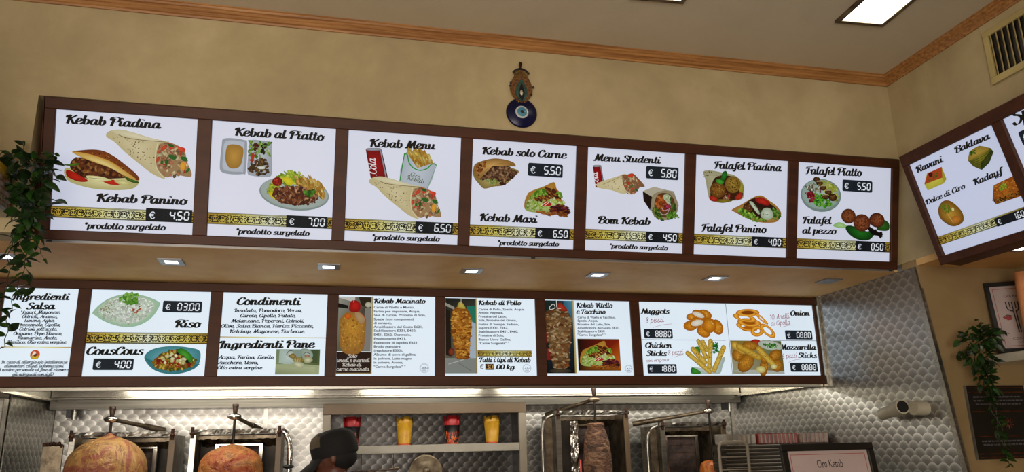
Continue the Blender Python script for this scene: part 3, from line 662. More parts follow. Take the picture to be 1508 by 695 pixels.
def pic_falafel_balls(A):
    A.P([(.0, .42), (.08, .54), (.18, .52), (.26, .4), (.14, .36)], '#8fb878', '#b4d49c'); A.P([(.78, .4), (.88, .7), (1.0, .6), (1.0, .38), (.88, .34)], '#2c4f1c', '#3f6f2a')
    A.P([(.22, .38), (.32, .46), (.6, .3), (.78, .38), (.7, .1), (.6, .0), (.44, .02), (.3, .16)], '#16401a', '#2f7a2a'); A.S([(.74, .28), (.9, .3), (.88, .16), (.8, .14)], 12, 7, ['#2a1c1a', '#3d2a24', '#6a5a50'], 1.5, 3)
    A.P([(.6, .5), (.8, .3), (.9, .2), (.7, .2)], '#1c1816')
    f = ('#8a5030', '#6a3820', '#a86a42'); pic_falafel(A, .27, .76, .13, .24, '#5a3018', '#9a6238', 70, 3, f); pic_falafel(A, .78, .68, .14, .24, '#4f2818', '#94583a', 70, 5, f); pic_falafel(A, .51, .57, .155, .28, '#5a2c1a', '#a06644', 90, 4, f)
def pic_ravani(A):
    A.P([(.0, .42), (.04, .0), (.8, .0), (1.0, .16), (1.0, .86), (.3, .95)], '#b7b14a', '#cfc95e', smooth=False); A.R([(.0, .4), (.32, .92), (1.0, .92), (.86, .34)], '#b0522a'); A.R([(.86, .34), (1, .92), (1, .2), (.84, .02)], '#a9a344')
    A.S([(.2, .5), (.4, .85), (.8, .8), (.7, .5)], 24, 3.4, ['#6a7a2c', '#8a5a2c'], 1.4, 2); A.E(.42, .78, .09, .13, '#3a1014', '#6a2028')
def pic_baklava(A):
    A.P([(.0, .62), (.2, .95), (.6, 1.0), (.95, .7), (1.0, .5), (.7, .15), (.35, .0), (.1, .3)], '#5a5a20', '#8f8a34', smooth=False); A.P([(.35, .0), (.7, .15), (1.0, .5), (.95, .62), (.6, .4), (.4, .3)], '#3a4418', '#565f24', smooth=False)
    A.P([(.02, .6), (.2, .92), (.6, .98), (.9, .7), (.6, .62), (.3, .6)], '#97823a', '#b59c4a'); A.S([(.15, .88), (.4, .9), (.4, .75), (.2, .76)], 20, 3.4, ['#3f6a24', '#5a8a30'], 1.4, 3)
    for k in range(5): A.L([(.12 + .05 * k, .5 - .08 * k), (.5, .52 - .09 * k), (.92 - .03 * k, .56 - .08 * k)], 1.6, '#2f3414')
def pic_dolce(A):
    A.P([(.1, .8), (.4, 1.0), (.72, .9), (.98, .45), (.92, .1), (.6, .0), (.3, .1), (.04, .45)], '#7f5a1c', '#c09a44'); A.S([(.25, .9), (.6, .9), (.6, .55), (.25, .55)], 50, 3.6, ['#5f7f24', '#86a038', '#9a8a38'], 1.4, 3)
    A.E(.62, .22, .22, .14, '#a8722c', '#c88a40'); A.L([(.4, .5), (.45, .3), (.5, .12)], 2, '#d9bc70'); A.E(.68, .6, .05, .06, '#d9cf9c')
def pic_kadayf(A):
    A.P([(.0, .3), (.22, .92), (.98, 1.0), (1.02, .3), (.9, .02), (.05, .05)], '#8a4f18', '#b87428', smooth=False); A.S([(.05, .35), (.24, .88), (.96, .95), (.96, .35)], 110, 4, ['#c07a30', '#a8641f', '#d09040', '#b06c28'], 1.6, 3)
    A.S([(.02, .28), (.96, .3), (.88, .04), (.06, .06)], 50, 3.4, ['#5a3a1a', '#8a6a34', '#3a2410', '#a8843c'], 2.4, 4, 0); A.S([(.35, .8), (.65, .82), (.6, .55), (.35, .58)], 40, 3.2, ['#8aa02c', '#a8bc44'], 1.4, 5)
def pic_chef(A):
    A.E(.5, .5, .5, .5, '#c8793c', '#d98a4a'); A.E(.5, .54, .44, .42, '#b8452c', '#cf5a38'); A.P([(.08, .4), (.5, .3), (.92, .4), (.85, .1), (.5, .0), (.15, .1)], '#b8942c', '#d8b83c'); A.E(.42, .64, .17, .2, '#d8c8b8', '#ece4dc'); A.P([(.4, .5), (.7, .6), (.6, .3), (.45, .3)], '#4a3424'); A.E(.28, .5, .08, .12, '#e0d4b8')
def pic_rice(A):
    A.P([(.0, .44), (.16, .78), (.4, .97), (.7, .97), (.96, .8), (1.0, .66), (.9, .3), (.72, .06), (.5, .0), (.24, .12), (.05, .32)], '#a3c0a8', '#bdd4bf')
    A.P([(.07, .5), (.22, .8), (.45, .93), (.75, .9), (.92, .7), (.86, .36), (.68, .14), (.45, .1), (.2, .22)], '#b4c9b0', '#dfe6dc')
    A.S([(.08, .48), (.22, .8), (.45, .92), (.75, .9), (.91, .7), (.84, .36), (.68, .14), (.45, .1), (.2, .22)], 210, 5.5, ['#e3e8e2', '#d3dcd0', '#eef2ee', '#c3cfba', '#dce4dc'], 2.6, 2)
    A.S([(.1, .5), (.3, .75), (.3, .4)], 12, 4, ['#a9ab86', '#b8ab80'], 2.6, 5); A.S([(.36, .82), (.48, 1.02), (.64, 1.0), (.66, .72), (.5, .68)], 50, 7, ['#7fb24e', '#5f9a38', '#9ccc6a'], 1.6, 3); A.S([(.58, .66), (.72, .6), (.66, .4), (.6, .44)], 7, 4.5, ['#c27a3c', '#b8562c'], 1.8, 4)
def pic_couscous(A):
    A.P([(.0, .62), (.1, .85), (.3, .97), (.55, 1.0), (.8, .95), (1.0, .82), (1.0, .36), (.85, .12), (.55, .0), (.25, .1), (.08, .34)], '#4a8a92', '#7fb9c2'); A.P([(.0, .6), (.08, .34), (.25, .1), (.55, .0), (.85, .12), (1.0, .36), (.98, .3), (.75, .12), (.5, .1), (.25, .2), (.1, .42)], '#3f7f84', '#5a9ca2')
    A.P([(.16, .44), (.28, .68), (.45, .84), (.6, .86), (.8, .72), (.94, .5), (.9, .3), (.7, .16), (.45, .13), (.22, .22)], '#7a5a1e', '#a5852e')
    A.S([(.16, .42), (.28, .68), (.45, .84), (.6, .86), (.8, .7), (.94, .5), (.9, .3), (.7, .17), (.45, .14), (.22, .24)], 170, 6.5, ['#b99a34', '#9a7d28', '#d2bb58', '#8a5a24', '#5a6a24', '#a8542c', '#c9b040'], 1.5, 2)
    A.S([(.2, .4), (.9, .3), (.6, .8), (.4, .7)], 16, 8, ['#a8321c', '#8f2414', '#1c1c1a'], 1.5, 4); A.S([(.2, .4), (.85, .35), (.6, .8), (.35, .65)], 12, 9, ['#e2dfb4', '#d8d294'], 1.2, 6)
    A.P([(.58, .84), (.64, .92), (.74, .86), (.86, .66), (.88, .46), (.8, .44), (.74, .6), (.62, .74)], '#2f7a22', '#5aa83a'); A.E(.78, .46, .03, .06, '#12181a')
def pic_baker(A):
    A.G(0, 0, 1, 1, ['#8f9a74', '#5f6a3a', '#5a6a44', '#7f9070']); A.P([(.07, .45), (.07, .98), (.55, 1.0), (.5, .5), (.3, .38)], '#a9b8b0', '#bccbc4', smooth=False); A.R([(.33, 1.0), (.56, 1.0), (.58, .6), (.42, .7)], '#8fa094')
    A.R([(.0, .0), (1.0, .0), (1.0, .36), (.5, .42), (.0, .4)], '#a5ad8a'); A.G(0, 0, .9, .3, ['#8a9470', '#a5ad86', '#b3b999', '#a5ad8a']); A.R([(.55, 1), (.95, 1), (.95, .45), (.6, .5)], '#4f6040'); A.P([(.56, 1), (.75, 1), (.84, .8), (.8, .62), (.62, .6)], '#8c9c90', '#b0bdb2')
    A.L([(.23, .8), (.28, .92), (.36, .95)], 3, '#23302c'); A.P([(.25, .8), (.3, .9), (.38, .9), (.38, .8), (.28, .72)], '#a8b0a4', '#c2c9be'); A.L([(.62, .8), (.68, .88), (.78, .82)], 2.4, '#3a4a44')
    A.P([(.28, .72), (.38, .84), (.46, .72), (.4, .62)], '#7a6a34', '#a8955a'); A.P([(.64, .74), (.7, .8), (.77, .74), (.72, .68)], '#8a6a50', '#b59478'); A.P([(.38, .62), (.5, .7), (.62, .62), (.6, .48), (.5, .42), (.42, .5)], '#8a7a3a', '#cbbd84')
    for k in range(4): A.L([(.46 + .04 * k, .66 - .01 * k), (.48 + .04 * k, .5)], 1.8, '#5a4a20')
    A.P([(.64, .66), (.78, .7), (.84, .56), (.74, .44), (.64, .5)], '#9a9a78', '#cfd0b2'); A.P([(.42, .5), (.52, .5), (.66, .4), (.6, .24), (.5, .28), (.4, .38)], '#a3a584', '#d2d3b8')
def pic_doner_raw(A):
    A.G(0, 0, 1, 1, ['#6a6c58', '#8c8c84', '#4a4238', '#9a9a90']); A.R([(0, .98), (.5, .9), (.5, 1), (0, 1)], '#c3c3bd'); A.R([(0, .8), (.3, .78), (.3, .84), (0, .88)], '#1e1c18'); A.R([(.6, 1), (.98, 1), (.98, .8), (.7, .84)], '#3b3020'); A.E(.9, .86, .1, .05, '#a9a994', '#c0c0ae')
    A.R([(.8, .8), (1, .8), (1, 0), (.8, 0)], '#8a8680'); A.P([(.05, .5), (.1, .62), (.3, .72), (.62, .72), (.82, .6), (.84, .45), (.74, 0), (.16, 0)], '#97703a', '#c4943a')
    A.S([(.08, .5), (.3, .7), (.6, .7), (.82, .55), (.72, .02), (.18, .02)], 130, 4.2, ['#c2963c', '#b58530', '#d2ab52', '#a8782c', '#c99a48'], 1.8, 2)
    A.P([(.5, .7), (.62, .72), (.82, .6), (.7, .5), (.55, .6)], '#a58a68', '#b59a74'); A.P([(.34, .74), (.36, .9), (.46, .94), (.58, .92), (.66, .86), (.62, .73)], '#8f1712', '#bf2c22'); A.E(.3, .64, .1, .045, '#b85a18', '#d8782c'); A.L([(.66, .72), (.8, .62), (.84, .56)], 3.4, '#b0562a'); A.L([(.46, 1.0), (.46, .9)], 2.6, '#c9cac4')
def pic_doner_chicken(A):
    A.G(0, 0, 1, 1, ['#6f6c5c', '#8f9a9c', '#3a3c34', '#1e201c']); A.R([(.7, .9), (1, .9), (1, .4), (.8, .5)], '#2f7f6c'); A.R([(.74, .72), (1, .66), (1, .14), (.8, .1), (.7, .3)], '#a9b5c0'); A.R([(0, .2), (1, .2), (1, 0), (0, 0)], '#8a8f8a'); A.R([(.02, .86), (.16, .82), (.2, .22), (.02, .24)], '#2a2218'); A.R([(0, .9), (.3, .84), (.3, .88), (0, .94)], '#9a9a8c')
    A.P([(.2, .78), (.3, .86), (.48, .9), (.7, .86), (.84, .76), (.86, .6), (.8, .4), (.76, .2), (.56, .19), (.36, .2), (.28, .4), (.2, .6)], '#8a5416', '#c08230')
    A.S([(.22, .78), (.46, .89), (.8, .78), (.84, .6), (.75, .21), (.36, .21), (.22, .6)], 230, 6.5, ['#c48a34', '#a56a20', '#d8a850', '#8a5216', '#b87c2c', '#cf9c48'], 2.4, 2, 0); A.P([(.4, .88), (.48, .96), (.6, .92), (.66, .86)], '#a5984a', '#c9b860'); A.L([(.52, 1.0), (.52, .92)], 2.5, '#c0c0b0')
    A.L([(.1, .12), (.6, .18)], 3, '#b8bcb8'); A.L([(.4, .14), (.85, .03)], 3, '#6f7470'); A.E(.2, .28, .1, .05, '#6a2f1e', '#8f4a30')
def pic_doner_veal(A):
    A.G(0, 0, 1, 1, ['#101414', '#0d1214', '#274a5a', '#23301f']); A.G(.7, .7, 1, 1, ['#2a4a58', '#3a6a80', '#5a8fa8', '#3f6f86']); A.R([(0, .56), (.16, .56), (.16, .42), (0, .4)], '#7a2220'); A.R([(0, .34), (.2, .34), (.2, .18), (.04, .18)], '#7f2a26')
    A.P([(.06, .76), (.1, .85), (.5, .88), (.8, .85), (.94, .76), (.94, .55), (.86, .3), (.76, .1), (.5, .04), (.28, .08), (.18, .3), (.08, .55)], '#5a4228', '#8f7450')
    A.S([(.06, .74), (.12, .85), (.5, .88), (.8, .85), (.93, .74), (.93, .55), (.76, .1), (.5, .04), (.28, .08), (.16, .3)], 230, 8, ['#9a7c54', '#7f5f38', '#b09670', '#6a4226', '#8c6a42', '#b8a480', '#8a5630'], 1.9, 3, 0)
    A.P([(.44, .92), (.6, .97), (.84, .86), (.6, .86)], '#8a2c1c', '#b54a30'); A.L([(.2, .9), (.34, .95), (.4, .9), (.24, .87), (.2, .9)], 3.4, '#d8d4cc'); A.L([(.46, 1.0), (.47, .9), (.6, .89)], 3.4, '#dcdad4'); A.E(.5, .03, .38, .03, '#3a342a', '#5a5040')
def pic_nuggets(A):
    for i, (x, y, rx, ry, r) in enumerate(((.22, .74, .14, .13, 10), (.58, .84, .18, .17, -15), (.18, .42, .19, .19, 10), (.5, .2, .18, .2, -20), (.87, .38, .15, .29, 20), (.66, .44, .19, .28, 25), (.36, .55, .21, .2, 20), (.42, .82, .19, .17, -20))):
        A.E(x, y, rx, ry, '#a86a14', '#dc9c34', r, 14)
        A.S([(x + rx * .7 * cos(t), y + ry * .7 * sin(t)) for t in (0, 1, 2, 3, 4, 5)], 9, 3.6, ['#e0a844', '#c88420', '#eec068'], 1.4, i)
    A.E(.4, .82, .16, .09, '#cdc6b4', '#e2dfd6', -18); A.E(.35, .52, .17, .11, '#cdc6b4', '#e4e1d8', 12)
def stick(A, x0, y0, x1, y1, wmm, c='#b8892c', c2='#e0bf62', n=14, seed=1):
    a = A.T((x0, y0)); b = A.T((x1, y1)); dx, dy = b[0] - a[0], b[1] - a[1]; L = math.hypot(dx, dy); ang = math.degrees(math.atan2(dy, dx))
    ux, uy = dx / L, dy / L; h = wmm / 2; q = []
    for k in range(9): t = pi / 2 + pi * k / 8; q.append((a[0] + h * (cos(t) * ux - sin(t) * uy), a[1] + h * (cos(t) * uy + sin(t) * ux)))
    for k in range(9): t = -pi / 2 + pi * k / 8; q.append((b[0] + h * (cos(t) * ux - sin(t) * uy), b[1] + h * (cos(t) * uy + sin(t) * ux)))
    A.up(); m = len(q); A.raw(q + [a, b], [lin(c)] * m + [lin(c2)] * 2, [(i, i + 1, m) for i in range(8)] + [(i, i + 1, m + 1) for i in range(9, 17)] + [(8, 9, m + 1, m), (17, 0, m, m + 1)])
    r = [(x0, y0), (x1, y1)]; e = .3 * wmm; ex, ey = -uy * e / A.bx[2], ux * e / A.bx[3]
    A.S([(x0 + ex, y0 + ey), (x1 + ex, y1 + ey), (x1 - ex, y1 - ey), (x0 - ex, y0 - ey)], n, 2.4, ['#c99a3c', '#e8cc7c', '#a87a24'], 1.5, seed)
def pic_chicken_sticks(A):
    A.P([(.14, .2), (.4, .04), (.9, .5), (.84, .2), (.76, 0), (.5, -.01), (.2, 0)], '#a9b8b2', '#cdd8d4'); A.P([(.12, .0), (.14, .18), (.3, .08), (.32, 0)], '#2f7a2a', '#55a040'); A.S([(.66, .95), (.8, .9), (.78, .65), (.66, .6)], 26, 6, ['#2f8a3a', '#4aa852', '#1f6a2c'], 1.6, 2); A.P([(.2, .75), (.34, .8), (.36, .6), (.22, .6)], '#3c7a24', '#5f9a34')
    for i, (x0, y0, x1, y1, w_) in enumerate(((.34, .97, .48, .5, 25), (.44, .96, .52, .7, 23), (.2, .72, .44, .34, 30), (.62, .97, .54, .2, 28), (.91, .78, .64, .1, 28), (.07, .6, .53, .06, 27))): stick(A, x0, y0, x1, y1, w_, '#a88a34', '#d8bf62', 22, i)
def ring(A, cx, cy, rx, ry, w_, rot=0):
    a = RAD(rot); b = A.bx; C0 = A.T((cx, cy)); n = 22; A.up(); vs = []; cs = []
    for k in range(n):
        t = 2 * pi * k / n
        for (m, c) in ((1 + w_, '#b5701a'), (1.0, '#eab44a'), (1 - w_, '#b5701a')):
            x, y = rx * b[2] * m * cos(t), ry * b[3] * (m if m >= 1 else 1 - w_ * 1.1) * sin(t)
            vs.append((C0[0] + x * cos(a) - y * sin(a), C0[1] + x * sin(a) + y * cos(a))); cs.append(lin(c))
    A.raw(vs, cs, [(3 * k + j, 3 * ((k + 1) % n) + j, 3 * ((k + 1) % n) + j + 1, 3 * k + j + 1) for k in range(n) for j in (0, 1)])
def pic_onion_rings(A):
    A.E(.32, .3, .2, .1, '#b5701a'); ring(A, .27, .36, .2, .1, .32, -12); A.E(.3, .5, .2, .1, '#a5641a'); ring(A, .34, .52, .22, .11, .34, -4); ring(A, .24, .68, .22, .1, .34, -10); A.E(.32, .86, .18, .07, '#8a4f12'); ring(A, .33, .86, .22, .1, .34, 2)
    ring(A, .66, .66, .13, .05, .5, -40); ring(A, .52, .22, .12, .13, .42, 15); ring(A, .78, .24, .17, .13, .3, -38)
def pic_mozz_photo(A):
    A.G(0, 0, 1, 1, ['#a5a58e', '#8a6a2c', '#5f6a34', '#97803a']); A.R([(0, .1), (.3, 0), (1, 0), (1, .08), (.4, .12)], '#b3b8b0'); A.E(.45, .9, .12, .1, '#8f2c1c', '#b8482c'); A.E(.5, .95, .1, .1, '#962c1c', '#c04a30')
    A.E(.78, .86, .24, .15, '#a9b3a4', '#cdd6ca', -8); A.S([(.62, .92), (.94, .9), (.9, .78), (.68, .8)], 40, 5, ['#4f8a3a', '#6fa84e', '#3c7030'], 1.5, 2)
    for i, (x, y, rx, ry) in enumerate(((.38, .84, .17, .14), (.13, .56, .12, .2), (.85, .56, .14, .16), (.27, .34, .21, .22), (.87, .25, .12, .17), (.6, .2, .17, .14), (.62, .5, .12, .12))):
        A.E(x, y, rx, ry, '#8a5a14', '#c9953a', 15 * i, 14); A.S([(x + rx * .7 * cos(t), y + ry * .7 * sin(t)) for t in (0, 1, 2, 3, 4, 5)], 16, 4, ['#d0a048', '#a8741f', '#b98a34'], 1.4, i)
    stick(A, .08, .86, .22, .7, 38, '#b08a34', '#d8bf62', 14, 3); stick(A, .16, .82, .52, .5, 36, '#a07c28', '#cdb050', 26, 4); stick(A, .54, .74, .8, .26, 34, '#a5822c', '#d4b858', 26, 5); A.E(.8, .22, .06, .08, '#b8b070', '#e0dcb0'); A.E(.54, .13, .09, .1, '#b8b070', '#dcd49c')
def pic_seal(A):
    for r in (.5, .43): A.L([(.5 + r * cos(t * .5236), .5 + r * sin(t * .5236)) for t in range(13)], .9, '#5a626c')
    A.L([(.18, .46), (.3, .42), (.36, .6), (.42, .46), (.56, .44), (.58, .66), (.66, .46), (.84, .46), (.8, .58)], 1.8, '#20262e'); A.L([(.28, .28), (.72, .28)], 2.2, '#5a626c')
def pic_thirty(A):
    A.R([(0, 0), (1, 0), (1, 1), (0, 1)], '#2a1a12'); b = A.bx; A.text('30', b[0] + b[2] * .1, b[1] + b[3] * .14, b[0] + b[2] * .92, b[1] + b[3] * .14, b[3] * .72, '#c9a064', 6, 4, 0)
def pic_goldline(A): 
    for k in range(10): A.G(k / 10, 0, (k + 1) / 10, 1, [GOLD(k / 10), GOLD((k + 1) / 10), GOLD((k + 1) / 10), GOLD(k / 10)])
def pic_vgold(A): A.G(0, 0, 1, 1, ['#6f5c22', '#b9a86a', '#c9bd8a', '#6f5c22'])
def pic_darkbox(A): A.G(0, 0, 1, 1, ['#24140f'] * 4); A.G(0, -.06, 1, 0, ['#9a8a5c', '#7a6a4a', '#8a7a54', '#6f6044'])
def pic_hline(A): A.G(0, 0, 1, 1, ['#30343a'] * 4)
def pic_vline(A): A.G(0, 0, 1, 1, ['#30343a'] * 4)
def pic_swoosh(A): A.L([(0, 0), (.3, .45), (.6, .8), (1, 1)], 1.6, '#a8505c')
def GOLD(t):
    d = abs(t - .5) * 1.7
    a = (0.86, .88, .76); m = (.80, .74, .34); e = (.60, .44, .13)
    return '#%02x%02x%02x' % tuple(int(255 * (a[i] * (1 - 2 * d) + m[i] * 2 * d if d < .5 else m[i] * (2 - 2 * d) + e[i] * (2 * d - 1) if d < 1 else e[i])) for i in range(3))
def pic_band(A):
    b = A.bx; W, H = b[2], b[3]; A.up()
    A.R([(0, 0), (1, 0), (1, 1), (0, 1)], '#15120b')
    N = 16
    for (y0, y1) in ((.035, .07), (.93, .965), (.11, .16), (.84, .89), (.17, .83)):
        for k in range(N): g0, g1 = GOLD(k / N), GOLD((k + 1) / N); A.z -= .012; A.G(k / N, y0, (k + 1) / N, y1, [g0, g1, g1, g0])
        A.up()
    K = '#1a170c'; m = H * 1.15 / W; n = int(round(1 / m)); m = 1 / n
    for i in range(n):
        x = i * m; lw = H * .075
        for sg in (1, -1):
            def q(px, py): return (x + m * (.5 + sg * px), py)
            A.L([q(.02, .2), q(.14, .24), q(.22, .42), (q(.16, .6)), q(.07, .56), q(.07, .42), q(.12, .42)], lw, K, 3)
            A.L([q(.5, .3), q(.4, .24), q(.3, .34), q(.3, .6), q(.4, .76), q(.5, .72)], lw, K, 3)
            A.L([q(.02, .78), q(.12, .74), q(.24, .68), q(.3, .78)], lw, K, 3)
            if i % 2 == 0: A.P([q(.26, .5), q(.36, .62), q(.38, .78), q(.43, .6), q(.5, .56), q(.42, .48), q(.42, .3), q(.36, .42)], K, smooth=False)
            else: A.L([q(.4, .5), q(.44, .58), q(.5, .5)], lw * 1.6, K, 3)
            A.L([q(.14, .82), q(.2, .8)], lw, K); A.L([q(.14, .18), q(.26, .22)], lw, K)
def pic_price(A, txt, rounded=False):
    b = A.bx; W, H = b[2], b[3]; c = '#14171b'
    if rounded:
        r = .09; rx = r * H / W
        A.P([(rx, 0), (1 - rx, 0), (1, r), (1, 1 - r), (1 - rx, 1), (rx, 1), (0, 1 - r), (0, r)], '#1a222a', smooth=False)
    else: A.R([(0, 0), (1, 0), (1, 1), (0, 1)], c)
    h = H * (.58 if rounded else .62); y = b[1] + H * (.21 if rounded else .19)
    A.text('€', b[0] + W * .07, y + h * .02, b[0] + W * .07 + h * .70, y + h * .02, h * .86, '#dfe6ef', 5, 4, 0)
    t = txt
    nd = len(t.replace('.', '')); pitch = h * (.50 + .155 * 1.9); x = b[0] + W * .955 - nd * pitch - h * .155 * .5 + h * .12
    if nd == 3:
        A.digits(' ', x - pitch, y, h, ghost=1)
    A.digits(t, x, y, h)

STY = {'s': dict(), 'w': dict(c='#cfc9c0', a=6, b=2.6), 'r': dict(c='#8f3444', a=3.6, b=3.0, slant=.2), 'n': dict(c='#2f343c', font='n')}
def draw_panel(items, gain=1.0):
    """one print per item: a line of lettering, a picture, a price display or an ornament"""
    out = []; UNDER = ('band', 'goldline', 'vgold', 'hline', 'vline', 'darkbox'); nz = {}
    for it in items:
        A = Art(gain)
        if it[0] == 'b':
            n = it[1]; A.box(*it[2:6])
            if n in ('price', 'price2'): A.z = 3.0; pic_price(A, it[6], n == 'price2'); name = 'price_display'
            elif n in UNDER: A.z = .02; globals()['pic_' + n](A); name = {'band': 'ornament_band', 'darkbox': 'dark_caption_box'}.get(n, 'divider_line')
            else:
                A.z = .3 + nz.get('f', 0) * .9; nz['f'] = nz.get('f', 0) + 1; globals()['pic_' + n](A); name = {'seal': 'round_seal', 'chef': 'round_emblem', 'thirty': 'price_patch', 'swoosh': 'red_underline'}.get(n, 'food_picture')
        else:
            st = dict(STY[it[0]]); small = it[6] < 18; A.z = 4.2
            if it[0] == 's' and small: st.update(a=8.2, b=3.6, sub=2, c='#20232c')
            elif it[0] == 's': st.update(a=9.6, b=3.0)
            if it[0] in 'rw': st['sub'] = 3
            A.text(it[1], it[2], it[3], it[4], it[5], it[6], **st); name = 'lettering'
        out.append((name, A))
    return out
